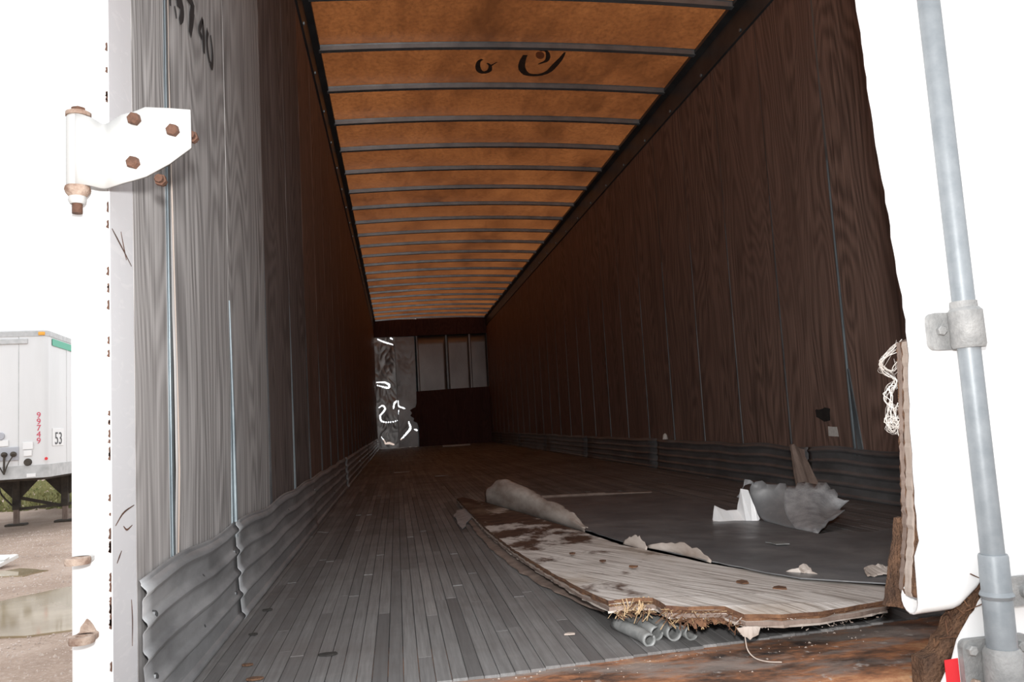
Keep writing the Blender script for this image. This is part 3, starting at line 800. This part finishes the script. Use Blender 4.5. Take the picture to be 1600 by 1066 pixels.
m = MB(); m.slab([(1.262, DY-.0022, -.1), (1.287, DY-.0022, -.1), (1.287, DY-.0022, .0325), (1.263, DY-.0022, .0315)], (0, .0008, 0)); m.build('red_reflective_strip', 'red_tape', d1)
m = MB(); m.slab([(1.38, DY-.0028, -.02), (1.60, DY-.0028, -.02), (1.60, DY-.0028, .0325), (1.38, DY-.0028, .0325)], (0, .0008, 0)); m.build('red_reflective_strip', 'red_tape', d1)
# core of the door: layered plywood, torn
for k_, (ya, yb, off, mt) in enumerate(((DY+.004, DY+.012, .001, 'torn_edge'), (DY+.012, DY+.028, -.001, 'torn_pale'), (DY+.028, DY+.036, .003, 'torn_edge'), (DY+.036, DY+.046, .002, 'board_brown'), (DY+.046, DY+.052, .005, 'torn_edge'))):
    ol = []
    for i in range(60):
        z = lerp(.13, .545, i/59)
        ol.append((curve_at([(.11, 1.236), (.137, 1.226), (.229, 1.243), (.367, 1.254), (.53, 1.268)], z)+off+rnd.uniform(-.0016, .0016), ya, z))
    ol += [(1.315, ya, .56), (1.31, ya, 1.2), (1.31, ya, H-.03), (W-.02, ya, H-.03), (W-.02, ya, .2), (1.40, ya, .2), (1.36, ya, .17)]
    MB().slab(ol, (0, yb-ya, 0)).build('plywood_layer', mt, d1)
m = MB()                                                       # torn wood at the lower corner, below the rolled lip
m.slab(rag([(1.222, DY+.012, -.13), (1.232, DY+.012, -.02), (1.236, DY+.012, .030), (1.260, DY+.012, .038), (1.281, DY+.012, .064), (1.303, DY+.012, .091), (1.338, DY+.012, .136), (1.39, DY+.012, .185), (1.40, DY+.012, -.13)], .010, .0, rnd, zamp=.005), (0, .03, 0))
tag(m.build('torn_core', 'torn_edge', d1), 'splintered brown wood behind the lower torn corner')
m = MB()
for i in range(16):
    x = rnd.uniform(1.25, 1.35); z = curve_at([(1.23, .02), (1.29, .075), (1.35, .15)], x); a = rnd.uniform(.6, 2.9); l_ = rnd.uniform(.012, .035)
    m.bar((x, DY+rnd.uniform(.0, .02), z), (x+l_*math.cos(a), DY+rnd.uniform(-.02, .03), z+l_*math.sin(a)*.7), rnd.uniform(.001, .004), .0015)
m.build('splinters', 'splinter_dark', d1)
m = MB(); m.slab(rag([(1.208, 1.275, .108), (1.248, 1.275, .10), (1.254, 1.275, .25), (1.243, 1.275, .25), (1.230, 1.275, .18)], .015, .002, rnd, zamp=.002), (0, .012, 0))
tag(m.build('torn_gusset', 'torn_edge', d1), 'brown torn wood wedge at lower door edge')
# frayed glass fibres on the edge
m = MB(); F = [(1.29, 1.262, .54)]
fr_paths = [[(1.278, .548), (1.266, .535), (1.247, .513), (1.246, .503), (1.258, .497), (1.270, .503), (1.275, .515)],
            [(1.272, .535), (1.25, .52), (1.243, .508), (1.249, .492), (1.264, .484), (1.266, .47)],
            [(1.268, .478), (1.255, .470), (1.246, .455), (1.25, .44), (1.262, .433), (1.27, .44)],
            [(1.258, .472), (1.252, .45), (1.247, .43), (1.245, .412), (1.252, .408), (1.26, .415), (1.262, .43), (1.253, .445)],
            [(1.245, .415), (1.252, .402), (1.262, .404), (1.258, .416), (1.247, .412), (1.246, .398), (1.256, .392), (1.264, .404), (1.268, .42)],
            [(1.262, .404), (1.266, .39), (1.268, .372), (1.271, .355)], [(1.25, .43), (1.255, .42), (1.268, .41), (1.262, .398)]]
for pth in fr_paths:
    for k_ in range(7):
        P = smooth_path([(x+rnd.uniform(-.005, .005), 1.275+rnd.uniform(-.008, .008), z+rnd.uniform(-.006, .006)) for x, z in pth], 22)
        m.tube(P, .00022 if k_ > 1 else .0007, 4)
tag(m.build('frayed_fibres', 'fibre', d1), 'tangle of pale frayed glass fibres', kind='stuff')
# lock rod with guide, sleeve, bearing
RX, RY = 1.337, 1.182
rod = MB().tube([(RX-.004, RY, H-.1), (RX+.003, RY, .6), (RX+.004, RY, .19)], .0175, 20).build('lock_rod', 'galvanised', d1, smooth=True)
m = MB(); m.tube([(RX+.004, RY, .197), (RX+.004, RY, .194), (RX+.001, RY, .03)], [.0205, .0218, .0222], 20)
m.tube([(RX+.003, RY, .140), (RX+.003, RY, .134), (RX+.003, RY, .128)], [.0225, .0255, .0225], 16)
m.build('sleeve', 'galvanised', d1, smooth=True)
cl = MB()
def rrect(x0, x1, z0, z1, r, n=4):
    o = []
    for cx__, cz__, a0 in ((x1-r, z1-r, 0), (x0+r, z1-r, 90), (x0+r, z0+r, 180), (x1-r, z0+r, 270)):
        for i in range(n+1):
            a = math.radians(a0+90*i/n); o.append((cx__+r*math.cos(a), cz__+r*math.sin(a)))
    return o
cl.slab([(x, DY-.012, z) for x, z in rrect(1.292, 1.386, .526, .588, .012)], (0, .010, 0))
clo = cl.build('rod_guide', 'cast_grey', d1, smooth=True)
m = MB(); m.tube([(RX+.003, RY, .592), (RX+.003, RY, .586), (RX+.004, RY, .531), (RX+.004, RY, .526)], [.021, .026, .026, .024], 20); m.build('guide_cap', 'cast_grey', clo, smooth=True)
m = MB(); m.tube([(RX+.002, RY, .602), (RX+.002, RY, .590)], .0205, 18); m.build('bushing', 'cast_grey', clo, smooth=True)
m = MB(); hexbolt(m, (1.312, DY-.012, .558), (0, -1, 0), .0085, .008); m.build('bolt', 'cast_grey', clo)
m = MB(); hexbolt(m, (1.381, DY-.012, .556), (0, -1, 0), .007, .008); m.build('bolt', 'cast_grey', clo)
m = MB(); m.slab([(x, DY-.014, z) for x, z in rrect(1.288, 1.410, -.10, .062, .012)], (0, .012, 0)); bra = m.build('bearing_plate', 'cast_grey', d1, smooth=True)
m = MB(); m.tube([(RX+.0015, RY, .054), (RX+.0015, RY, .046), (RX, RY, -.06)], [.024, .029, .030], 22); m.build('bearing_cap', 'cast_grey', bra, smooth=True)
for x, z in ((1.302, .047), (1.302, -.005), (1.389, .045), (1.389, 0)):
    m = MB(); hexbolt(m, (x, DY-.014, z), (0, -1, 0), .0085, .009); m.build('bolt', 'rust_pale' if z < .02 else 'cast_grey', bra)
m = MB(); m.slab([(x, DY-.02, z) for x, z in rrect(1.355, 1.46, .108, .154, .006)], (0, .008, 0)); hp = m.build('handle_plate', 'cast_grey', d1, smooth=True)
m = MB(); m.tube([(1.405, DY-.02, .130), (1.405, DY-.026, .130), (1.405, DY-.029, .130)], [.011, .009, .004], 12); m.build('bolt', 'cast_grey', hp, smooth=True)

# ================================================================== HINGES on the left post
hg = empty('door_hinge', (-.03, REAR-.03, .83)); tag(hg, 'white steel hinge strap with rusty bolts on the left post', 'hinge')
HYc = REAR-.035
xc = [-.03, -.012, .004, .02, .034, .05, .067, .10, .131]
yc = [HYc-.013, HYc-.008, HYc+.002, HYc-.004, HYc-.008, HYc-.009, HYc-.010, HYc-.010, HYc-.010]
zt = [.932, .929, .922, .925, .932, .936, .943, .9415, .939]
zb = [.828, .826, .8245, .826, .829, .833, .838, .857, .881]
P = list(zip(xc, yc, zt, zb)); fine = []
tp = smooth_path([(a, b, c) for a, b, c, d in P[:7]], 25)+[Vector((a, b, c)) for a, b, c, d in P[7:]]
bt = smooth_path([(a, b, d) for a, b, c, d in P[:7]], 25)+[Vector((a, b, d)) for a, b, c, d in P[7:]]
m = MB(); m.grid([[tuple(t), tuple(t.lerp(b_, .33)), tuple(t.lerp(b_, .66)), tuple(b_)] for t, b_ in zip(tp, bt)])
st = m.build('strap', 'hinge_white', hg, smooth=True, solid=.006)
m = MB(); m.tube([(-.031, HYc, .933), (-.031, HYc, .930), (-.031, HYc, .83), (-.031, HYc, .827)], [.0145, .0158, .0158, .0145], 20); m.build('barrel', 'hinge_white', hg, smooth=True)
m = MB(); hexbolt(m, (-.030, HYc, .939), (0, 0, 1), .0105, .008); m.build('pin_head', 'rust_bolt', hg)
m = MB(); m.tube([(-.030, HYc, .933), (-.030, HYc, .939)], .0175, 18); m.build('washer', 'rust_pale', hg, smooth=True)
m = MB(); m.tube([(-.0315, HYc, .827), (-.0315, HYc, .822), (-.0315, HYc, .818), (-.0315, HYc, .812)], [.017, .018, .0165, .012], 18); m.build('washer', 'rust_pale', hg, smooth=True)
m = MB(); m.tube([(-.0315, HYc, .814), (-.032, HYc, .806), (-.032, HYc, .801)], [.0115, .0125, .010], 14); m.build('nut', 'hinge_white', hg, smooth=True)
m = MB(); m.tube([(-.032, HYc, .802), (-.032, HYc, .787)], .0072, 12); m.build('pin_end', 'rust_bolt', hg, smooth=True)
for x, z in ((.0535, .9235), (.1075, .906), (.0515, .8575)):
    m = MB(); hexbolt(m, (x, HYc-.012, z), (-.25, -1, 0), .0093, .011); m.build('bolt', 'rust_bolt', hg)
for x, z, yy in ((.128, .905, .018), (.082, .838, .016)):
    m = MB(); hexbolt(m, (x, HYc+yy-.012, z), (0, 1, 0), .009, .012); m.tube([(x, HYc-.004, z), (x, HYc+.022, z)], .006, 8); m.build('bolt_end', 'rust_bolt', hg)
for z, lab, mt, thick in ((.289, 'rusty white hinge lug ring sticking out midway down left post', 'rust_pale', .0095), (.181, 'heavily rusted broken hinge lug low on the left post', 'rust_bolt', .010)):
    lg = empty('hinge_lug', (-.036, REAR, z)); tag(lg, lab, 'hinge lug', 'lower hinge lugs on the left post')
    n = 20; cy__ = REAR-.028; cx__ = -.036 if z > .2 else -.031
    rows = []
    for r_, zz in ((.0085, -thick/2), (.0165, -thick/2), (.0175, 0), (.0165, thick/2), (.0085, thick/2), (.0085, -thick/2)):
        rows.append([(cx__+r_*math.cos(2*math.pi*i/n), cy__+r_*math.sin(2*math.pi*i/n), z+zz) for i in range(n+1)])
    m = MB().grid(rows); m.build('ring', mt if z > .2 else 'rust_pale', lg, smooth=True)
    m = MB().cbox((cx__-.014, REAR-.020, z-thick/2), (cx__+.014, REAR-.001, z+thick/2), .002); m.build('ear', 'hinge_white' if z > .2 else 'rust_pale', lg)
    if z < .2:
        m = MB(); m.slab(rag([(-.043, REAR-.006, z), (-.018, REAR-.006, z), (-.025, REAR-.006, z+.014), (-.033, REAR-.006, z+.024), (-.040, REAR-.006, z+.012)], .006, .001, rnd, zamp=.0015), (0, .0055, 0))
        m.build('weld', 'rust_pale', lg)

# ================================================================== FALLEN PANEL
rnd = random.Random(21)
left = [(.736, 4.619, .03), (.742, 3.9, .032), (.747, 3.199, .035), (.768, 2.629, .04), (.792, 2.186, .05), (.813, 1.851, .062)]
nearp = [(.828, 1.637, .075), (.872, 1.635, .078), (.912, 1.608, .08), (.912, 1.535, .08), (.948, 1.511, .08), (.992, 1.508, .078), (1.019, 1.505, .075), (1.038, 1.456, .07), (1.106, 1.451, .065), (1.187, 1.462, .06), (1.358, 1.516, .055)]
farp = [(1.448, 1.646, .05), (1.329, 1.798, .05), (1.297, 1.837, .05), (1.204, 2.065, .05), (1.153, 2.243, .05), (1.084, 2.47, .05), (1.05, 2.84, .045), (.97, 3.464, .04), (.863, 4.284, .03), (.773, 4.673, .03)]
fp = empty('plywood_sheet', (1.0, 1.5, 0)); tag(fp, 'long weathered plywood sheet with splintered end lying on the floor', 'plywood')
def layer(dz, th, grow, step, amp, mt, name, side, drop_near=0.0):
    def g(pts, ox, oy): return [(x+ox*grow, y+oy*grow, z+dz) for x, y, z in pts]
    oo = rag(g(left, -1, 0)+g(nearp, 0, -1)+g(farp, 1, 0), step, amp, rnd)
    m = MB(); m.slab(oo, (0, 0, -th), 0, 1); return m.build(name, [mt, side], fp)
layer(0, .007, 0, .03, .0022, 'weathered_veneer', 'top_veneer', 'splinter_dark')
layer(-.007, .006, -.004, .02, .004, 'splinter_dark', 'middle_ply', 'splinter_dark')
layer(-.013, .007, .003, .03, .003, 'torn_pale', 'lower_ply', 'board_brown')
layer(-.020, .005, -.002, .02, .004, 'torn_edge', 'bottom_ply', 'pale_veneer')
# splinters along the broken near edge
for nm, mt, n_, x0, x1 in (('pale_splinters', 'splinter', 190, .832, 1.03), ('dark_splinters', 'splinter_dark', 420, .85, 1.05), ('edge_fibres', 'torn_pale', 120, 1.03, 1.36)):
    m = MB()
    for i in range(n_):
        x = rnd.uniform(x0, x1); y = curve_at([(p[0], p[1]) for p in nearp], x); zt_ = curve_at([(p[0], p[2]) for p in nearp], x)
        z = zt_-.006-rnd.random()**1.2*.026
        l_ = rnd.uniform(.006, .030) if x < 1.04 else rnd.uniform(.003, .01); a = rnd.uniform(-1.4, 1.4)
        p = Vector((x, y+.008, z)); q = p+Vector((math.sin(a)*l_, -l_*(.25+.5*math.cos(a)), rnd.uniform(-.7, .35)*l_))
        wd = rnd.uniform(.0005, .0018); m.bar(p, q, wd, wd*.7)
    tag(m.build(nm, mt, fp), kind='stuff')
m = MB()
for i in range(8):
    x = rnd.uniform(.842, .905); p = Vector((x+rnd.uniform(-.004, .004), 1.628, .078)); q = p+Vector((rnd.uniform(-.03, .01), -.022, -rnd.uniform(.02, .046))); wd = rnd.uniform(.001, .0026)
    m.bar(p, p.lerp(q, .5)+Vector((.003, -.004, 0)), wd, wd*.6); m.bar(p.lerp(q, .5)+Vector((.003, -.004, 0)), q, wd*.9, wd*.5)
m.build('long_splinters', 'splinter', fp)
# hanging shreds
for x in (.955, .966, .978, .992, 1.006, 1.018, 1.034):
    y = curve_at([(p[0], p[1]) for p in nearp], x); zz = .058+rnd.uniform(-.004, .006); w_ = rnd.uniform(.004, .010); d_ = rnd.uniform(.010, .022); k2 = rnd.uniform(-.008, .008)
    o = rag([(x-w_, y, zz), (x+w_, y, zz+.002), (x+w_*.7+k2*.5, y-.003, zz-d_*.6), (x+k2+w_*.4, y-.006, zz-d_), (x+k2-w_*.3, y-.006, zz-d_*.9), (x-w_*.8, y-.003, zz-d_*.4)], .004, .0015, rnd, zamp=.0018)
    MB().slab(o, (0, .003, .001)).build('bark_shred', 'splinter_dark', fp)
m = MB(); m.slab(rag([(1.018, 1.452, .048), (1.045, 1.446, .05), (1.062, 1.448, .046), (1.055, 1.444, .034), (1.038, 1.442, .028), (1.026, 1.446, .034)], .006, .001, rnd, zamp=.0012), (0, .002, 0)); m.build('pale_shred', 'pale_veneer', fp)
# curled up veneer along the far edge
ends = resample([(.863, 4.284, .03), (.936, 3.811, .035), (1.003, 3.341, .04), (1.066, 2.87, .045)], 40)
rows = []
for i, p in enumerate(ends):
    t = i/39; hgt = curve_at([(0, .075), (.12, .125), (.35, .105), (.6, .075), (.85, .05), (1, .01)], t)+rnd.uniform(-.006, .006)
    r_ = hgt*.5; rows.append([(p.x, p.y, p.z-.006)]+[(p.x+r_*.75+r_*.8*math.cos(a), p.y+.015*math.sin(a*3+t*9), p.z+hgt*.5+r_*math.sin(a)) for a in [math.radians(190-215*q/12) for q in range(13)]])
m = MB().grid(rows); tag(m.build('curled_veneer', 'pale_veneer', fp, smooth=True, solid=.003), 'pale grey veneer curled up along the edge')
for (pts, h_) in (([(1.094, 2.47, .05), (1.11, 2.40, .05), (1.125, 2.33, .05)], .03), ([(1.135, 2.36, .052), (1.168, 2.27, .052), (1.20, 2.13, .052), (1.21, 2.05, .052)], .028), ([(1.31, 1.84, .055), (1.36, 1.78, .055)], .012)):
    q_ = resample(pts, 16); rows = []
    for i, p in enumerate(q_):
        hh = h_*math.sin(math.pi*(i+1.5)/18)*rnd.uniform(.8, 1.2)
        rows.append([(p.x+.4*hh*s_, p.y+.2*hh*s_, p.z+hh*s_*(1.3-.3*s_)) for s_ in (0, .3, .6, .85, 1)])
    MB().grid(rows).build('lifted_flake', 'pale_veneer', fp, smooth=True, solid=.002)
# thin loose ply that has come off underneath
m = MB(); m.slab(rag([(.735, 4.05, .012), (.715, 3.6, .009), (.722, 3.01, .006), (.745, 2.514, .006), (.786, 2.19, .007), (.826, 1.936, .012), (.852, 1.79, .02), (.87, 1.8, .03), (.86, 2.2, .022), (.83, 3.0, .012), (.80, 4.05, .012)], .05, .005, rnd), (0, 0, -.004))
tag(m.build('loose_ply', 'board_brown', fp), 'thin loose ply under the left edge')
m = MB(); m.slab(rag([(.672, 3.98, .012), (.668, 3.72, .008), (.676, 3.48, .005), (.735, 3.75, .018), (.762, 3.92, .024), (.765, 4.15, .024), (.70, 4.12, .016)], .06, .006, rnd), (0, 0, -.003))
tag(m.build('scrap_flake', 'liner_grey', origin=(.71, 3.8, 0)), 'small grey flake by the far tip of the fallen plywood', 'scrap')
# chips on top of the sheet
for i, (x, y, z, s_) in enumerate(((.905, 2.35, .0545, .010), (1.0, 2.05, .0590, .012), (.955, 2.18, .0565, .011), (1.17, 1.77, .0585, .014), (1.215, 1.68, .0585, .014))):
    a = rnd.uniform(0, 3); o = [(x+s_*rnd.uniform(.7, 1.2)*math.cos(t)*1.0, y+s_*rnd.uniform(.8, 1.8)*math.sin(t), z) for t in [k_*1.047 for k_ in range(6)]]
    m = MB(); m.slab(o, (0, 0, .0025)); m.build('bark_chip', 'splinter_dark', fp)

# ================================================================== DARK LINER SHEET
rnd = random.Random(6)
ls = empty('liner_sheet', (1.6, 2.9, 0)); tag(ls, 'dark grey smooth liner sheet lying torn on the floor boards', 'liner sheet')
ol = [(1.22, 4.525, .010), (1.53, 4.436, .010), (1.807, 4.373, .010), (1.863, 3.844, .012), (1.844, 3.28, .018), (1.764, 2.9, .021), (1.772, 2.72, .018), (1.779, 2.53, .022), (1.88, 2.591, .018), (1.911, 2.49, .018), (1.99, 2.52, .018), (2.087, 2.569, .018), (1.86, 2.2, .03), (1.609, 1.865, .052), (1.44, 1.63, .060), (1.306, 1.754, .060), (1.282, 1.805, .060), (1.208, 2.073, .056), (1.167, 2.283, .053), (1.105, 2.544, .05), (1.073, 2.939, .042), (1.10, 3.462, .034), (1.15, 3.99, .016)]
m = MB(); m.slab(rag(ol, .045, .004, rnd), (0, 0, -.003)); m.build('sheet', 'liner_dark', ls)
m = MB(); m.bar((1.20, 4.53, .014), (1.55, 4.435, .016), .03, .014); m.bar((1.55, 4.435, .014), (1.80, 4.375, .010), .03, .010); tag(m.build('edge_batten', 'board_brown', ls), 'thin brown edge strip at the back')
bot = resample([(1.763, 2.9, .021), (1.772, 2.72, .019), (1.781, 2.55, .022), (1.883, 2.65, .041), (1.985, 2.72, .066)], 30)
top = resample([(1.75, 2.97, .165), (1.83, 2.96, .15), (1.916, 2.95, .146), (2.007, 2.9, .148), (2.045, 2.8, .085)], 30)
def flap(i0, i1, lift, mt, nm):
    rows = []
    for i in range(i0, i1+1):
        b, t = bot[i], top[i]; j = Vector((rnd.uniform(-.012, .012), 0, rnd.uniform(-.011, .009)))
        rows.append([b.lerp(t, s_)+Vector((0, lift+.05*math.sin(math.pi*s_), -.018*math.sin(math.pi*s_)))+(j if s_ == 1 else j*0)+(Vector((rnd.uniform(-.004, .004), 0, rnd.uniform(-.004, .004))) if s_ == 0 and i > 15 else Vector()) for s_ in [q/8 for q in range(9)]])
    return tag(MB().grid(rows).build(nm, mt, ls, smooth=True, solid=.003), 'upturned torn flap')
flap(0, 11, 0, 'liner_dark', 'raised_flap'); flap(10, 29, -.004, 'liner_grey', 'torn_flap')
m = MB(); yo = 2.96
o = [(1.600, yo+.03, .030), (1.603, yo, .022), (1.69, yo, .019), (1.78, yo-.03, .016), (1.79, yo-.03, .028), (1.752, yo+.0, .133), (1.722, yo+.02, .140), (1.702, yo+.04, .058), (1.66, yo+.04, .058), (1.612, yo+.05, .080)]
o = [(.4155+(x-.4155)*(y/3.0), y, z) for x, y, z in o]
m.slab(rag(o, .02, .0012, rnd, zamp=.002), (0, .003, .001)); tag(m.build('white_flap', 'liner_white', ls), 'bright white bent corner')
m = MB(); m.slab(rag([(1.735, 3.0, .145), (1.745, 3.0, .172), (1.765, 3.0, .168), (1.78, 3.0, .155), (1.74, 3.0, .150), (1.722, 3.02, .10), (1.715, 3.02, .105)], .015, .002, rnd, zamp=.002), (0, .004, 0)); m.build('crumpled_lip', 'liner_grey', ls)
m = MB(); m.slab(rag([(1.49, 2.32, .045), (1.53, 2.30, .045), (1.535, 2.26, .045), (1.50, 2.27, .045)], .02, .003, rnd), (0, 0, .003)); m.build('clear_flake', 'tube_plastic', ls)
for x, y, k2 in ((1.435, 1.70, 1.0), (1.47, 1.72, .5), (1.33, 1.80, .4)):
    m = MB(); m.slab(rag([(x, y, .061), (x+.07*k2, y+.0, .061), (x+.08*k2, y+.04*k2, .066), (x+.045*k2, y+.05*k2, .073), (x+.02*k2, y+.045*k2, .069)], .007, .003, rnd, zamp=.003), (0, .003, .003)); m.build('peeled_flake', 'pale_veneer', ls)

# ---- broken board leaning on the right scuff liner
m = MB(); o = [(2.20, 3.17, .012), (2.29, 3.06, .012), (2.30, 3.10, .10), (2.345, 3.55, .215), (2.33, 3.62, .245), (2.30, 3.70, .262), (2.275, 3.72, .25), (2.26, 3.55, .19), (2.21, 3.25, .08)]
o = [(2.100, 3.28, .012), (2.225, 3.28, .012), (2.215, 3.31, .09), (2.192, 3.35, .15), (2.160, 3.40, .225), (2.158, 3.42, .252), (2.135, 3.42, .262), (2.112, 3.42, .282), (2.100, 3.42, .276), (2.105, 3.40, .235), (2.108, 3.35, .16), (2.115, 3.31, .09)]
o = [(.4155+(x-.4155)*(y/3.3), y, .4506+(z-.4506)*(y/3.3) if z > .05 else .002) for x, y, z in o]
m.slab(rag(o, .03, .0012, rnd, zamp=.003), (.0, .018, 0)); bb_ = m.build('broken_board', 'board_brown', origin=(2.2, 3.3, 0)); tag(bb_, 'brown broken board end sticking up behind the grey flap', 'board')

# ---- plastic tubes under the near edge of the plywood
def pipe(pts, r, th, label, n=16, gap=0.0):
    P = smooth_path(pts, 10); vs_ = []; rows = []
    up = None
    for i, p in enumerate(P):
        t = (P[min(i+1, 9)]-P[max(i-1, 0)]).normalized(); up = t.orthogonal().normalized() if up is None else (up-t*up.dot(t)).normalized(); sd = t.cross(up)
        rows.append([p+r*(math.cos(a)*up+math.sin(a)*sd) for a in [gap+(2*math.pi-2*gap)*q/n for q in range(n+1)]])
    ob = MB().grid(rows).build('plastic_tube', 'tube_plastic', origin=pts[0], smooth=True, solid=th)
    tag(ob, label, 'tube', 'plastic tubes under the plywood')
pipe([(.940, 1.575, .0155), (.934, 1.62, .017), (.915, 1.75, .017)], .0145, .003, 'round grey plastic tube end facing out under splintered plywood')
pipe([(.884, 1.56, .0105), (.878, 1.60, .013), (.855, 1.70, .014)], .0115, .004, 'bent flattened grey tube left of the round tube')
pipe([(.909, 1.59, .014), (.903, 1.63, .016), (.89, 1.74, .016)], .013, .003, 'half hidden grey tube squeezed between the other tubes', gap=.7)
pipe([(.974, 1.57, .014), (.965, 1.62, .015), (.95, 1.74, .016)], .0135, .0025, 'split open tube right of the round tube', gap=1.3)
# wire hanging from the plywood edge
m = MB(); m.tube(smooth_path([(1.03, 1.446, .032), (1.026, 1.43, .014), (1.034, 1.418, .002), (1.052, 1.408, -.003), (1.075, 1.40, -.004)], 16), .0011, 5)
tag(m.build('wire', 'torn_pale', origin=(1.03, 1.42, 0), smooth=True), 'thin pale wire hanging from plywood edge to the sill', 'wire')

# ---- small litter
def chip(name, x, y, s_, mt, label, ang=0, z=.0008, th=.003):
    o = [(x+s_*(math.cos(t+ang)*1.0)*rnd.uniform(.7, 1.1), y+s_*.45*math.sin(t+ang)*rnd.uniform(.7, 1.2), z) for t in [k_*.9 for k_ in range(7)]]
    m = MB(); m.slab(o, (0, 0, th)); tag(m.build(name, mt, origin=(x, y, z)), label, 'litter')
chip('wood_chip', .755, 1.695, .014, 'torn_pale', 'reddish wood chip on the boards left of the tubes')
chip('leaf', .068, 2.20, .016, 'leaf_hole_black', 'dark curled leaf at the foot of the left scuff liner', 1.1)
chip('leaf', .26, 1.72, .022, 'leaf_hole_black', 'dark sliver on the grey boards in the left foreground', 1.0)
chip('leaf', .075, 1.95, .012, 'leaf_hole_black', 'small dark crumb beside the left scuff liner nearer the door', .7)
chip('bark_scrap', .135, 1.60, .020, 'torn_edge', 'reddish bark scrap between left scuff liner and boards, nearest the door', .9)
chip('bark_scrap', .105, 1.70, .014, 'torn_edge', 'smaller reddish bark scrap just behind the nearest one', 1.2)
chip('paper_scrap', .45, 8.2, .09, 'liner_grey', 'flat grey scrap far back on the left floor boards', .1)
chip('paper_scrap', .78, 7.2, .07, 'liner_grey', 'flat grey scrap far back mid floor', .1)
chip('paper_scrap', 1.55, 16.4, .30, 'paper', 'long pale scrap in front of the dark plywood board', .05, .0008, .03)
m = MB(); m.tube([(2.475, 6.06, .238), (2.475, 6.06, .27), (2.475, 6.06, .283)], [.022, .016, .006], 12)
tag(m.build('plastic_cone', 'paper', origin=(2.475, 6.06, .238), smooth=True), 'small white cone perched on right scuff liner top', 'cone')
